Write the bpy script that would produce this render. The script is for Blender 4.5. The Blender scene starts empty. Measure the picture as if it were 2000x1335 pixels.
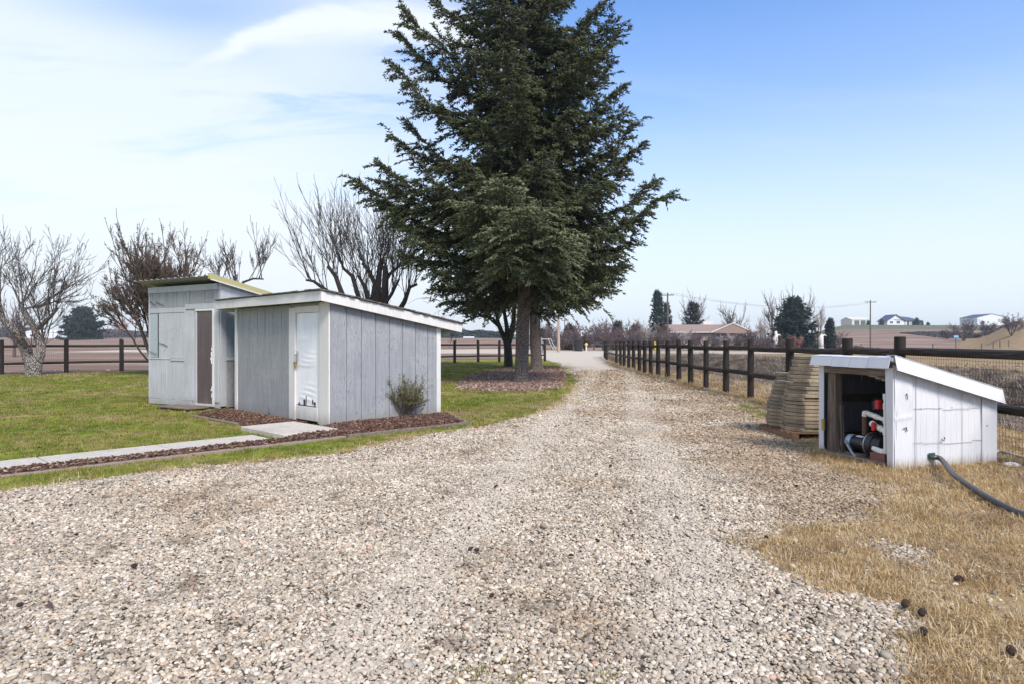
import bpy, math, random
import numpy as np
from mathutils import Vector, Matrix
SC = bpy.context.scene
COL = SC.collection
random.seed(7)
RNG = np.random.default_rng(11)
R = math.radians
H = 1.4            # eye height
F = 1250.0         # focal length in pixels of the 2000 px wide photograph
HY = 668.0

# ------------------------------------------------------------------ camera
cam = bpy.data.cameras.new('camera'); cam_o = bpy.data.objects.new('camera', cam); COL.objects.link(cam_o)
cam.sensor_width = 36.0; cam.lens = 36.0 * F / 2000.0
cam.clip_start = 0.1; cam.clip_end = 3000
cam_o.location = (0, 0, H); cam_o.rotation_euler = (R(90), 0, 0)
SC.camera = cam_o

# ------------------------------------------------------------------ sky and sun
SUN_EL, SUN_AZ = R(44), R(152)      # azimuth clockwise from +Y
SC.view_settings.view_transform = 'Standard'; SC.view_settings.look = 'None'
SC.view_settings.exposure = 0.82; SC.view_settings.gamma = 1.0
world = bpy.data.worlds.new("World"); SC.world = world; world.use_nodes = True

class NT:
    def __init__(s, tree): s.t = tree
    def n(s, typ, props=None, **inp):
        nd = s.t.nodes.new(typ)
        for k, v in (props or {}).items(): setattr(nd, k, v)
        for k, v in inp.items():
            sock = nd.inputs[int(k[1:])] if (k[0] == 'i' and k[1:].isdigit()) else nd.inputs[k.replace('_', ' ')]
            if isinstance(v, bpy.types.NodeSocket): s.t.links.new(v, sock)
            elif isinstance(v, bpy.types.Node): s.t.links.new(v.outputs[0], sock)
            else: sock.default_value = v
        return nd
    def math(s, op, a, b=0.0, c=None, clamp=False):
        nd = s.n('ShaderNodeMath', {'operation': op, 'use_clamp': clamp}, i0=a, i1=b)
        if c is not None:
            if isinstance(c, bpy.types.NodeSocket): s.t.links.new(c, nd.inputs[2])
            else: nd.inputs[2].default_value = c
        return nd.outputs[0]
    def mix(s, f, a, b, mode='MIX'):
        nd = s.n('ShaderNodeMix', {'data_type': 'RGBA', 'blend_type': mode})
        for i, v in ((0, f), (6, a), (7, b)):
            if isinstance(v, (bpy.types.NodeSocket,)): s.t.links.new(v, nd.inputs[i])
            else: nd.inputs[i].default_value = v if i == 0 else (tuple(v) + (1,))[:4]
        return nd.outputs[2]
    def ramp(s, f, stops, interp='LINEAR'):
        nd = s.n('ShaderNodeValToRGB', Fac=f); cr = nd.color_ramp; cr.interpolation = interp
        while len(cr.elements) < len(stops): cr.elements.new(0.5)
        for e, (p, c) in zip(cr.elements, stops):
            e.position = p; e.color = (tuple(c) + (1,))[:4] if hasattr(c, '__len__') else (c, c, c, 1)
        return nd.outputs[0]
    def sstep(s, x, lo, hi):
        nd = s.n('ShaderNodeMapRange', {'interpolation_type': 'SMOOTHSTEP'}, i0=x, i1=lo, i2=hi); return nd.outputs[0]
    def noise(s, vec, scale, detail=4.0, rough=0.55, dist=0.0):
        return s.n('ShaderNodeTexNoise', None, Vector=vec, Scale=scale, Detail=detail, Roughness=rough, Distortion=dist).outputs[0]
    def mapv(s, vec, scale=(1, 1, 1), loc=(0, 0, 0), rot=(0, 0, 0)):
        return s.n('ShaderNodeMapping', None, Vector=vec, Location=loc, Rotation=rot, Scale=scale).outputs[0]

wt = NT(world.node_tree)
bg = world.node_tree.nodes['Background']
sky = wt.n('ShaderNodeTexSky', {'sky_type': 'NISHITA', 'sun_disc': False, 'sun_elevation': SUN_EL, 'sun_rotation': SUN_AZ,
                                'air_density': 1.0, 'dust_density': 0.6, 'ozone_density': 2.5})
dirv = wt.n('ShaderNodeTexCoord').outputs['Generated']
sep = wt.n('ShaderNodeSeparateXYZ', None, Vector=dirv)
dz = sep.outputs[2]; dx = sep.outputs[0]; dy = sep.outputs[1]
skyc = wt.mix(1.0, sky.outputs[0], (0.78, 1.24, 1.72), 'MULTIPLY')
# thin cirrus: noise on the plane the cloud layer lies in
inv = wt.math('DIVIDE', 1.0, wt.math('ADD', wt.math('MAXIMUM', dz, 0.0), 0.12))
cv = wt.n('ShaderNodeCombineXYZ', None, X=wt.math('MULTIPLY', dx, inv), Y=wt.math('MULTIPLY', dy, inv), Z=0.0).outputs[0]
cvr = wt.mapv(cv, rot=(0, 0, R(-28)), scale=(0.55, 1.9, 1), loc=(1.3, 0.4, 0))
cn = wt.noise(cvr, 1.6, 7.0, 0.58, 0.7)
cn2 = wt.noise(wt.mapv(cv, scale=(0.5, 0.9, 1), loc=(4.1, 2.0, 0)), 1.1, 3.0, 0.5, 0.2)
side = wt.sstep(dx, 0.22, -0.42)                       # veil thicker towards the left
veil = wt.math('MULTIPLY', wt.sstep(wt.math('ADD', cn, wt.math('MULTIPLY', side, 0.26)), 0.50, 0.74), wt.sstep(cn2, 0.25, 0.50))
veil = wt.math('MULTIPLY', veil, wt.math('ADD', 0.08, wt.math('MULTIPLY', side, 0.72)))
low = wt.ramp(wt.math('MAXIMUM', dz, 0.0), [(0.0, 0.97), (0.05, 0.95), (0.13, 0.84), (0.24, 0.52), (0.34, 0.24), (0.48, 0.06)])
lowl = wt.ramp(wt.math('MAXIMUM', dz, 0.0), [(0.0, 1.0), (0.10, 1.0), (0.20, 0.82), (0.30, 0.40), (0.42, 0.16), (0.55, 0.05)])
lowm = wt.mix(side, low, lowl)
# the bright feathered streak high on the left
ux = wt.math('DIVIDE', dx, dy); uz = wt.math('DIVIDE', dz, dy)
sx = wt.math('ADD', ux, 0.512)
arc = wt.math('SUBTRACT', uz, wt.math('ADD', 0.425, wt.math('SUBTRACT', wt.math('MULTIPLY', sx, 0.55), wt.math('MULTIPLY', wt.math('MULTIPLY', sx, sx), 0.95))))
wob = wt.math('MULTIPLY', wt.math('SUBTRACT', wt.noise(wt.n('ShaderNodeCombineXYZ', None, X=wt.math('MULTIPLY', ux, 3.0), Y=wt.math('MULTIPLY', uz, 12.0), Z=0.0).outputs[0], 2.2, 6.0, 0.6, 0.8), 0.5), 0.05)
arc = wt.math('ADD', arc, wob)
wid = wt.math('ADD', 0.012, wt.math('MULTIPLY', wt.math('MAXIMUM', sx, 0.0), 0.13))
st = wt.math('SUBTRACT', 1.0, wt.sstep(wt.math('DIVIDE', wt.math('ABSOLUTE', arc), wid), 0.1, 1.0))
st = wt.math('MULTIPLY', wt.math('MULTIPLY', st, wt.sstep(sx, -0.03, 0.10)), wt.math('MULTIPLY', wt.sstep(dy, 0.2, 0.5), wt.sstep(ux, 0.12, -0.12)))
st = wt.math('MULTIPLY', st, 0.92)
fac = wt.math('SUBTRACT', 1.0, wt.math('MULTIPLY', wt.math('MULTIPLY', wt.math('SUBTRACT', 1.0, lowm), wt.math('SUBTRACT', 1.0, veil)), wt.math('SUBTRACT', 1.0, st)), clamp=True)
SKY_S = 0.09
final = wt.mix(fac, skyc, (6.1, 6.55, 7.0))
world.node_tree.links.new(final, bg.inputs[0]); bg.inputs[1].default_value = SKY_S
sun = bpy.data.lights.new('sun', 'SUN'); sun.energy = 2.9; sun.angle = R(20); sun.color = (1.0, 0.90, 0.77)
sun_o = bpy.data.objects.new('sun', sun); COL.objects.link(sun_o)
sd = Vector((math.sin(SUN_AZ) * math.cos(SUN_EL), math.cos(SUN_AZ) * math.cos(SUN_EL), math.sin(SUN_EL)))
sun_o.rotation_euler = (-sd).to_track_quat('-Z', 'Y').to_euler()

# ------------------------------------------------------------------ helpers
def G(px, py, z=0.0):
    """ground point seen at a photograph pixel"""
    D = (H - z) * F / (py - HY); return (D * (px - 1000) / F, D, z)
def W(px, py, D):
    """point at distance D seen at a photograph pixel"""
    return Vector(((px - 1000) * D / F, D, H - (py - HY) * D / F))

def vnoise(x, y, s=1.0, seed=0):
    """value noise 0..1 (numpy)"""
    x = np.asarray(x, float) * s; y = np.asarray(y, float) * s
    xi = np.floor(x).astype(np.int64); yi = np.floor(y).astype(np.int64); xf = x - xi; yf = y - yi
    xf = xf * xf * (3 - 2 * xf); yf = yf * yf * (3 - 2 * yf)
    def h(a, b):
        n = (a * 374761393 + b * 668265263 + seed * 982451653) & 0xffffffff
        n = ((n ^ (n >> 13)) * 1274126177) & 0xffffffff
        return ((n ^ (n >> 16)) & 0xffff) / 65535.0
    return (h(xi, yi) * (1 - xf) + h(xi + 1, yi) * xf) * (1 - yf) + (h(xi, yi + 1) * (1 - xf) + h(xi + 1, yi + 1) * xf) * yf
def fnoise(x, y, s=1.0, seed=0, oct=3):
    a = 0; w = 0
    for i in range(oct):
        a = a + vnoise(x, y, s * 2 ** i, seed + i) * 0.5 ** i; w += 0.5 ** i
    return a / w
def ss(x, a, b):
    t = np.clip((np.asarray(x, float) - a) / (b - a), 0, 1); return t * t * (3 - 2 * t)

def height(x, y):
    x = np.asarray(x, float); y = np.asarray(y, float)
    z = (fnoise(x, y, 0.45, 3) - 0.5) * 0.05 * ss(np.hypot(x, y), 1.5, 5)
    z = z * (1 - 0.85 * (ss(x, -7.5, -5.5) * ss(-x, -2.5, 0.5) * ss(y, 8, 9.5) * (1 - ss(y, 15, 17))))
    # irrigation ditch beyond the rail fence and its raised far bank
    L = ss(y, -30, 2) * (1 - ss(y, 50, 60))
    wx = x + (fnoise(x, y, 0.25, 9) - 0.5) * 1.2
    ditch = -0.62 * ss(wx, 7.6, 11.0) + (0.62 + 0.36) * ss(wx, 12.8, 16.2) - 0.36 * ss(wx, 30, 60)
    ditch = ditch + (fnoise(x, y, 1.3, 21) - 0.5) * 0.25 * ss(wx, 9, 12) * (1 - ss(wx, 16, 18))
    z = z + ditch * L
    ang = x / np.maximum(y, 1.0)
    far = ss(y, 60, 110)
    left = (1 - ss(ang, -0.30, -0.08))
    z = z + left * 3.9 * ss(y, 50, 420)
    mid = ss(ang, -0.25, -0.12) * (1 - ss(ang, -0.03, 0.1)); z = z + mid * 2.6 * ss(y, 75, 200)
    right = ss(ang, 0.40, 0.53)
    z = z + right * (7.2 * ss(y, 140, 300) + 3.3 * ss(y, 316, 352))
    z = z + 7.0 * ss(ang, 0.72, 0.80) * ss(y, 100, 185) * (1 - ss(y, 210, 320)) * 0.75
    z = z + (fnoise(x, y, 0.02, 31) - 0.5) * 0.8 * far
    return z
def hz(x, y): return float(height(np.array([x]), np.array([y]))[0])

def new_mesh(name, verts, faces, mat=None, smooth=False, attrs=None):
    """faces: list of int arrays (n,k)"""
    me = bpy.data.meshes.new(name)
    verts = np.asarray(verts, np.float32)
    me.vertices.add(len(verts)); me.vertices.foreach_set('co', verts.ravel())
    faces = [np.asarray(f, np.int32) for f in faces if len(f)]
    nl = sum(f.size for f in faces); npol = sum(len(f) for f in faces)
    me.loops.add(nl); me.polygons.add(npol)
    me.loops.foreach_set('vertex_index', np.concatenate([f.ravel() for f in faces]))
    tot = np.concatenate([np.full(len(f), f.shape[1], np.int32) for f in faces])
    me.polygons.foreach_set('loop_start', np.concatenate([[0], np.cumsum(tot)[:-1]]).astype(np.int32))
    if smooth: me.polygons.foreach_set('use_smooth', np.ones(npol, bool))
    me.update(calc_edges=True)
    for k, v in (attrs or {}).items():
        v = np.asarray(v, np.float32)
        if v.ndim == 1: me.attributes.new(k, 'FLOAT', 'POINT').data.foreach_set('value', v)
        elif v.shape[1] == 3: me.attributes.new(k, 'FLOAT_VECTOR', 'POINT').data.foreach_set('vector', v.ravel())
        else: me.attributes.new(k, 'FLOAT_COLOR', 'POINT').data.foreach_set('color', v.ravel())
    if mat: me.materials.append(mat)
    return me
def link(name, me, parent=None):
    o = bpy.data.objects.new(name, me); COL.objects.link(o)
    if parent: o.parent = parent
    return o
def tag(o, label=None, cat=None, group=None, kind=None):
    if label: o['label'] = label
    if cat: o['category'] = cat
    if group: o['group'] = group
    if kind: o['kind'] = kind
    return o
def empty(name, loc, rz=0, label=None, cat=None, group=None):
    o = bpy.data.objects.new(name, None); COL.objects.link(o); o.location = loc; o.rotation_euler = (0, 0, rz)
    o.empty_display_size = 0.2
    return tag(o, label, cat, group)

class MB:
    """collects simple shapes into one mesh"""
    def __init__(s): s.v = []; s.f = []
    def add(s, vs, fs):
        b = len(s.v); s.v += [tuple(v) for v in vs]; s.f += [tuple(i + b for i in f) for f in fs]; return s
    def box(s, c, size, rz=0, rx=0, ry=0, taper=1.0, jit=0):
        M = Matrix.Translation(Vector(c)) @ Matrix.Rotation(rz, 4, 'Z') @ Matrix.Rotation(ry, 4, 'Y') @ Matrix.Rotation(rx, 4, 'X')
        vs = []
        for z in (-.5, .5):
            k = taper if z > 0 else 1
            for x, y in ((-.5, -.5), (.5, -.5), (.5, .5), (-.5, .5)):
                vs.append(M @ Vector((x * size[0] * k + random.uniform(-jit, jit), y * size[1] * k + random.uniform(-jit, jit), z * size[2] + random.uniform(-jit, jit))))
        return s.add(vs, [(3, 2, 1, 0), (4, 5, 6, 7), (0, 1, 5, 4), (1, 2, 6, 5), (2, 3, 7, 6), (3, 0, 4, 7)])
    def hexa(s, lo, hi):
        """lo, hi: four points each (ccw seen from above)"""
        return s.add(list(lo) + list(hi), [(3, 2, 1, 0), (4, 5, 6, 7), (0, 1, 5, 4), (1, 2, 6, 5), (2, 3, 7, 6), (3, 0, 4, 7)])
    def prism(s, poly, z0, z1):
        n = len(poly); z0f = z0 if callable(z0) else (lambda p: z0); z1f = z1 if callable(z1) else (lambda p: z1)
        vs = [(p[0], p[1], z0f(p)) for p in poly] + [(p[0], p[1], z1f(p)) for p in poly]
        return s.add(vs, [tuple(range(n))[::-1], tuple(range(n, 2 * n))] + [(i, (i + 1) % n, n + (i + 1) % n, n + i) for i in range(n)])
    def tube(s, path, r, k=8, caps=True):
        path = [Vector(p) for p in path]; n = len(path)
        rr = r if hasattr(r, '__len__') else [r] * n
        b = len(s.v); ref = None
        for i, p in enumerate(path):
            t = (path[min(i + 1, n - 1)] - path[max(i - 1, 0)]).normalized()
            if ref is None: ref = Vector((0, 0, 1)) if abs(t.z) < .9 else Vector((1, 0, 0))
            a = t.cross(ref).normalized(); c = t.cross(a).normalized(); ref = -t.cross(a) if False else ref
            if a.length < .01: a = Vector((1, 0, 0))
            for j in range(k):
                w = 2 * math.pi * j / k; s.v.append(tuple(p + a * (rr[i] * math.cos(w)) + c * (rr[i] * math.sin(w))))
        for i in range(n - 1):
            for j in range(k):
                q = (j + 1) % k; s.f.append((b + i * k + j, b + i * k + q, b + (i + 1) * k + q, b + (i + 1) * k + j))
        if caps:
            s.f.append(tuple(b + j for j in range(k))[::-1]); s.f.append(tuple(b + (n - 1) * k + j for j in range(k)))
        return s
    def build(s, name, mat, parent=None, bevel=0, smooth=False, loc=None):
        me = bpy.data.meshes.new(name); me.from_pydata(s.v, [], s.f); me.materials.append(mat)
        me.polygons.foreach_set('use_smooth', [smooth] * len(me.polygons)); me.update()
        o = link(name, me, parent)
        if loc: o.location = loc
        if bevel:
            m = o.modifiers.new('bevel', 'BEVEL'); m.width = bevel; m.segments = 1; m.limit_method = 'ANGLE'; m.angle_limit = R(40)
        return o

def chains_mesh(chains, k):
    """chains: list of (pts (n,3), radii (n)) -> verts, quads; vectorised by length"""
    V = []; Q = []; base = 0
    by = {}
    for p, r in chains: by.setdefault(len(r), []).append((p, r))
    for n, lst in by.items():
        P = np.array([c[0] for c in lst], float); Rr = np.array([c[1] for c in lst], float); C = len(lst)
        T = np.empty_like(P); T[:, 1:-1] = P[:, 2:] - P[:, :-2]; T[:, 0] = P[:, 1] - P[:, 0]; T[:, -1] = P[:, -1] - P[:, -2]
        T /= np.linalg.norm(T, axis=2, keepdims=True) + 1e-9
        m = (P[:, -1] - P[:, 0]); m /= np.linalg.norm(m, axis=1, keepdims=True) + 1e-9
        ref = np.where((np.abs(m[:, 2]) < 0.8)[:, None], np.array([0, 0, 1.0]), np.array([1.0, 0.1, 0]))[:, None, :]
        A = np.cross(T, np.broadcast_to(ref, T.shape)); A /= np.linalg.norm(A, axis=2, keepdims=True) + 1e-9
        B = np.cross(T, A); w = np.arange(k) * 2 * np.pi / k
        vs = P[:, :, None, :] + Rr[:, :, None, None] * (A[:, :, None, :] * np.cos(w)[None, None, :, None] + B[:, :, None, :] * np.sin(w)[None, None, :, None])
        V.append(vs.reshape(-1, 3))
        c, i, j = np.meshgrid(np.arange(C), np.arange(n - 1), np.arange(k), indexing='ij')
        a0 = base + (c * n + i) * k + j; a1 = base + (c * n + i) * k + (j + 1) % k
        Q.append(np.stack([a0, a1, a1 + k, a0 + k], -1).reshape(-1, 4)); base += C * n * k
    return np.concatenate(V), np.concatenate(Q)
# ------------------------------------------------------------------ materials
MATS = {}
def mk(name, fn):
    m = bpy.data.materials.new(name); m.use_nodes = True
    t = NT(m.node_tree); b = m.node_tree.nodes['Principled BSDF']
    fn(t, b); MATS[name] = m; return m
def setc(t, b, color=None, rough=None, metal=None, bump=None, bs=0.3, bd=0.01, spec=None):
    L = t.t.links
    for key, v in (('Base Color', color), ('Roughness', rough), ('Metallic', metal), ('Specular IOR Level', spec)):
        if v is None: continue
        if isinstance(v, bpy.types.NodeSocket): L.new(v, b.inputs[key])
        else: b.inputs[key].default_value = (tuple(v) + (1,))[:4] if hasattr(v, '__len__') else v
    if bump is not None:
        bn = t.n('ShaderNodeBump', None, Height=bump, Strength=bs, Distance=bd); L.new(bn.outputs[0], b.inputs['Normal'])
def objc(t): return t.n('ShaderNodeTexCoord').outputs['Object']
def posc(t): return t.n('ShaderNodeNewGeometry').outputs['Position']

def painted(base, dark, chip, rough=0.6, chips=0.62, vscale=1.0, wear=1.0):
    """old paint on upright boards: streaks, chalky patches, small chips"""
    def fn(t, b):
        o = objc(t)
        st = t.noise(t.mapv(o, scale=(9 * vscale, 9 * vscale, 0.9)), 2.0, 6, 0.65)
        fine = t.noise(t.mapv(o, scale=(60, 60, 4)), 2.0, 5, 0.7)
        pat = t.noise(o, 1.7, 4, 0.6)
        c = t.mix(t.sstep(st, 0.35, 0.7), base, dark)
        c = t.mix(t.math('MULTIPLY', t.sstep(pat, 0.4, 0.75), 0.35 * wear), c, [min(1, v * 1.25 + .03) for v in base])
        ch = t.math('MULTIPLY', t.sstep(fine, chips, chips + 0.07), t.sstep(pat, 0.35, 0.6))
        c = t.mix(t.math('MULTIPLY', ch, 0.8 * wear), c, chip)
        z = t.n('ShaderNodeSeparateXYZ', None, Vector=o).outputs[2]
        low = t.math('MULTIPLY', t.sstep(t.math('ADD', z, t.math('MULTIPLY', t.math('SUBTRACT', st, 0.5), 0.5)), 0.28, 0.0), 0.5)
        c = t.mix(low, c, (0.20, 0.17, 0.14))
        setc(t, b, c, rough, bump=t.math('ADD', fine, t.math('MULTIPLY', ch, -0.7)), bs=0.35, bd=0.004)
    return fn
mk('grey_paint', painted((0.285, 0.293, 0.308), (0.225, 0.232, 0.246), (0.075, 0.07, 0.068), chips=0.555, wear=1.3))
mk('pale_grey_paint', painted((0.41, 0.422, 0.448), (0.345, 0.355, 0.38), (0.16, 0.14, 0.13), chips=0.64))
mk('white_trim', painted((0.62, 0.605, 0.585), (0.55, 0.535, 0.515), (0.25, 0.22, 0.2), chips=0.66))
mk('white_door', painted((0.76, 0.77, 0.80), (0.68, 0.69, 0.73), (0.5, 0.5, 0.5), chips=0.72, rough=0.4))
mk('brown_door', painted((0.085, 0.060, 0.064), (0.060, 0.044, 0.047), (0.06, 0.05, 0.05), rough=0.4, chips=0.7))
def f(t, b):
    o = objc(t); n = t.noise(t.mapv(o, scale=(2, 2, 0.7)), 2.5, 5); s = t.noise(t.mapv(o, scale=(30, 30, 1.5)), 1.5, 4)
    c = t.mix(t.sstep(n, 0.42, 0.75), (0.60, 0.61, 0.645), (0.55, 0.56, 0.60))
    z = t.n('ShaderNodeSeparateXYZ', None, Vector=o).outputs[2]
    c = t.mix(t.math('MULTIPLY', t.sstep(t.math('ADD', z, t.math('MULTIPLY', s, -0.18)), 0.06, -0.08), 0.7), c, (0.25, 0.2, 0.14))
    c = t.mix(t.math('MULTIPLY', t.sstep(s, 0.64, 0.78), 0.16), c, (0.4, 0.38, 0.36))
    setc(t, b, c, 0.38, bump=n, bs=0.25, bd=0.03)
mk('white_metal', f)
def f(t, b):
    o = objc(t); n = t.noise(o, 3, 4)
    setc(t, b, t.mix(n, (0.43, 0.39, 0.18), (0.34, 0.31, 0.15)), 0.5)
mk('mustard_metal', f)
def f(t, b):
    o = objc(t); n = t.noise(t.mapv(o, scale=(1, 8, 8)), 2, 4); setc(t, b, t.mix(n, (0.36, 0.36, 0.32), (0.26, 0.26, 0.235)), 0.5, 0.3)
mk('roof_metal', f)
def f(t, b):
    o = objc(t); n = t.noise(o, 25, 5, 0.7); n2 = t.noise(o, 3, 4)
    c = t.ramp(n, [(0.3, (0.035, 0.03, 0.028)), (0.55, (0.10, 0.085, 0.075)), (0.75, (0.24, 0.21, 0.18))])
    setc(t, b, t.mix(t.math('MULTIPLY', n2, 0.4), c, (0.16, 0.13, 0.10)), 0.95, bump=n, bs=0.8, bd=0.01)
mk('shingles', f)
def wood(c1, c2, c3, gs=(30, 30, 1.6), axis='Z'):
    def fn(t, b):
        o = objc(t); sc = {'Z': gs, 'X': (gs[2], gs[0], gs[0]), 'Y': (gs[0], gs[2], gs[0])}[axis]
        g = t.noise(t.mapv(o, scale=sc), 1.6, 6, 0.65, 0.4); p = t.noise(o, 2.3, 3)
        rnd = t.n('ShaderNodeObjectInfo').outputs['Random']
        c = t.ramp(g, [(0.3, c1), (0.5, c2), (0.72, c3)])
        c = t.mix(t.math('MULTIPLY', p, 0.35), c, [v * 0.6 for v in c2])
        c = t.mix(1.0, c, t.mix(rnd, (0.72, 0.71, 0.70), (1.22, 1.18, 1.1)), 'MULTIPLY')
        setc(t, b, c, 0.85, bump=g, bs=0.7, bd=0.006)
    return fn
mk('post_wood', wood((0.006, 0.005, 0.0045), (0.016, 0.012, 0.010), (0.050, 0.038, 0.030)))
mk('rail_wood', wood((0.008, 0.006, 0.005), (0.026, 0.019, 0.015), (0.12, 0.09, 0.07), axis='Y'))
mk('field_rail_wood', wood((0.012, 0.010, 0.008), (0.03, 0.022, 0.017), (0.06, 0.045, 0.035), axis='X'))
mk('old_wood', wood((0.05, 0.038, 0.03), (0.15, 0.115, 0.09), (0.30, 0.245, 0.20)))
mk('old_wood_flat', wood((0.06, 0.048, 0.038), (0.20, 0.16, 0.125), (0.36, 0.30, 0.24), axis='Y'))
mk('dark_wood', wood((0.015, 0.012, 0.01), (0.04, 0.03, 0.024), (0.08, 0.06, 0.05), axis='Y'))
mk('slab_stone', wood((0.13, 0.10, 0.07), (0.27, 0.22, 0.16), (0.40, 0.34, 0.26), gs=(9, 9, 9)))
mk('pallet_wood', wood((0.07, 0.04, 0.024), (0.20, 0.115, 0.07), (0.34, 0.22, 0.14), axis='X'))
mk('pole_wood', wood((0.05, 0.042, 0.036), (0.11, 0.092, 0.08), (0.17, 0.15, 0.13), gs=(6, 6, 0.4)))
mk('pale_pole_wood', wood((0.20, 0.16, 0.13), (0.32, 0.26, 0.215), (0.42, 0.36, 0.30), gs=(6, 6, 0.4)))
def f(t, b):
    o = posc(t); n = t.noise(o, 14, 6, 0.65); n2 = t.noise(o, 1.8, 4)
    c = t.mix(t.sstep(n, 0.35, 0.7), (0.50, 0.455, 0.395), (0.40, 0.36, 0.31)); c = t.mix(t.math('MULTIPLY', t.sstep(n2, 0.5, 0.75), 0.5), c, (0.30, 0.275, 0.24))
    setc(t, b, c, 0.9, bump=n, bs=0.3, bd=0.004)
mk('concrete', f)
def f(t, b):
    o = posc(t); n = t.noise(o, 20, 5, 0.65)
    setc(t, b, t.mix(n, (0.30, 0.215, 0.18), (0.20, 0.16, 0.135)), 0.9, bump=n, bs=0.4, bd=0.006)
mk('edging_brick', f)
def bark(c1, c2, c3, sc=(14, 14, 3.5)):
    def fn(t, b):
        o = objc(t); w = t.noise(o, 4, 3)
        v = t.n('ShaderNodeTexVoronoi', {'feature': 'DISTANCE_TO_EDGE'}, Vector=t.n('ShaderNodeVectorMath', {'operation': 'ADD'}, i0=t.mapv(o, scale=sc), i1=t.n('ShaderNodeTexNoise', None, Vector=o, Scale=6.0).outputs[1]).outputs[0], Scale=1.0).outputs[0]
        n = t.noise(t.mapv(o, scale=sc), 3, 6, 0.7)
        h = t.math('ADD', t.sstep(v, 0.0, 0.22), t.math('MULTIPLY', n, 0.8))
        c = t.ramp(h, [(0.25, c1), (0.9, c2), (1.0, c3)]) 
        c = t.mix(t.math('MULTIPLY', t.sstep(n, 0.58, 0.72), 0.65), c, c3)
        setc(t, b, c, 0.95, bump=h, bs=0.9, bd=0.03)
    return fn
mk('conifer_bark', bark((0.06, 0.043, 0.037), (0.15, 0.112, 0.095), (0.27, 0.225, 0.195), (30, 30, 9)))
mk('fruit_bark', bark((0.03, 0.024, 0.022), (0.105, 0.085, 0.08), (0.30, 0.27, 0.25), (16, 16, 8)))
def simple(c, rough=0.9, var=0.3, scale=3.0, metal=0.0, wpos=False):
    def fn(t, b):
        o = posc(t) if wpos else objc(t); n = t.noise(o, scale, 4)
        setc(t, b, t.mix(n, [v * (1 - var) for v in c], [min(1, v * (1 + var)) for v in c]), rough, metal)
    return fn
for nm, c in (('dark_bark', (0.035, 0.028, 0.026)), ('twig_grey', (0.07, 0.057, 0.054)), ('twig_brown', (0.10, 0.07, 0.058)),
              ('twig_purple', (0.135, 0.098, 0.10)), ('twig_pale', (0.36, 0.32, 0.30)), ('twig_red', (0.26, 0.125, 0.105)), ('dry_leaf', (0.055, 0.04, 0.032)),
              ('shrub_stem', (0.11, 0.08, 0.055)), ('shrub_leaf', (0.13, 0.125, 0.045)), ('far_scrub', (0.085, 0.07, 0.075))):
    mk(nm, simple(c, 0.9, 0.3, 5.0))
for nm, c, r, m in (('black_metal', (0.018, 0.019, 0.024), 0.35, 0.0), ('steel', (0.45, 0.45, 0.46), 0.35, 0.8), ('brass', (0.42, 0.30, 0.12), 0.4, 0.8),
                    ('pvc', (0.78, 0.77, 0.73), 0.4, 0), ('red_plastic', (0.55, 0.02, 0.03), 0.4, 0), ('label_white', (0.75, 0.77, 0.8), 0.5, 0), ('label_blue', (0.38, 0.50, 0.66), 0.5, 0),
                    ('hose_rubber', (0.05, 0.054, 0.062), 0.42, 0), ('hose_grey', (0.33, 0.33, 0.34), 0.5, 0), ('green_tank', (0.03, 0.06, 0.05), 0.5, 0), ('rust', (0.13, 0.065, 0.045), 0.9, 0),
                    ('wire', (0.045, 0.04, 0.036), 0.7, 0.2), ('white_stone', (0.62, 0.58, 0.54), 0.8, 0), ('cone_brown', (0.05, 0.032, 0.024), 0.9, 0),
                    ('house_wall', (0.26, 0.215, 0.205), 0.9, 0), ('house_roof', (0.25, 0.18, 0.15), 0.9, 0), ('house_trim', (0.62, 0.58, 0.55), 0.8, 0), ('glass', (0.06, 0.09, 0.11), 0.1, 0),
                    ('blue_roof', (0.06, 0.085, 0.14), 0.7, 0), ('barn_cream', (0.58, 0.57, 0.50), 0.8, 0), ('barn_white', (0.68, 0.70, 0.74), 0.8, 0), ('sign_yellow', (0.75, 0.52, 0.03), 0.5, 0),
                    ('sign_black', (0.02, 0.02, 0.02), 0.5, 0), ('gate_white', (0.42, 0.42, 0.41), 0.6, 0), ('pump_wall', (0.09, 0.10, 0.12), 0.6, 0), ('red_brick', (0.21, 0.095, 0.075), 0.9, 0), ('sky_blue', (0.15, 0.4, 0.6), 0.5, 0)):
    mk(nm, simple(c, r, 0.15, 8.0, m))
def f(t, b):
    o = objc(t); n = t.noise(o, 18, 3, 0.5); nb = t.noise(t.mapv(o, scale=(3, 3, 9)), 3, 4)
    setc(t, b, t.mix(n, (0.26, 0.31, 0.34), (0.36, 0.42, 0.45)), 0.25, bump=nb, bs=0.3, bd=0.01)
mk('window_plastic', f)

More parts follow.
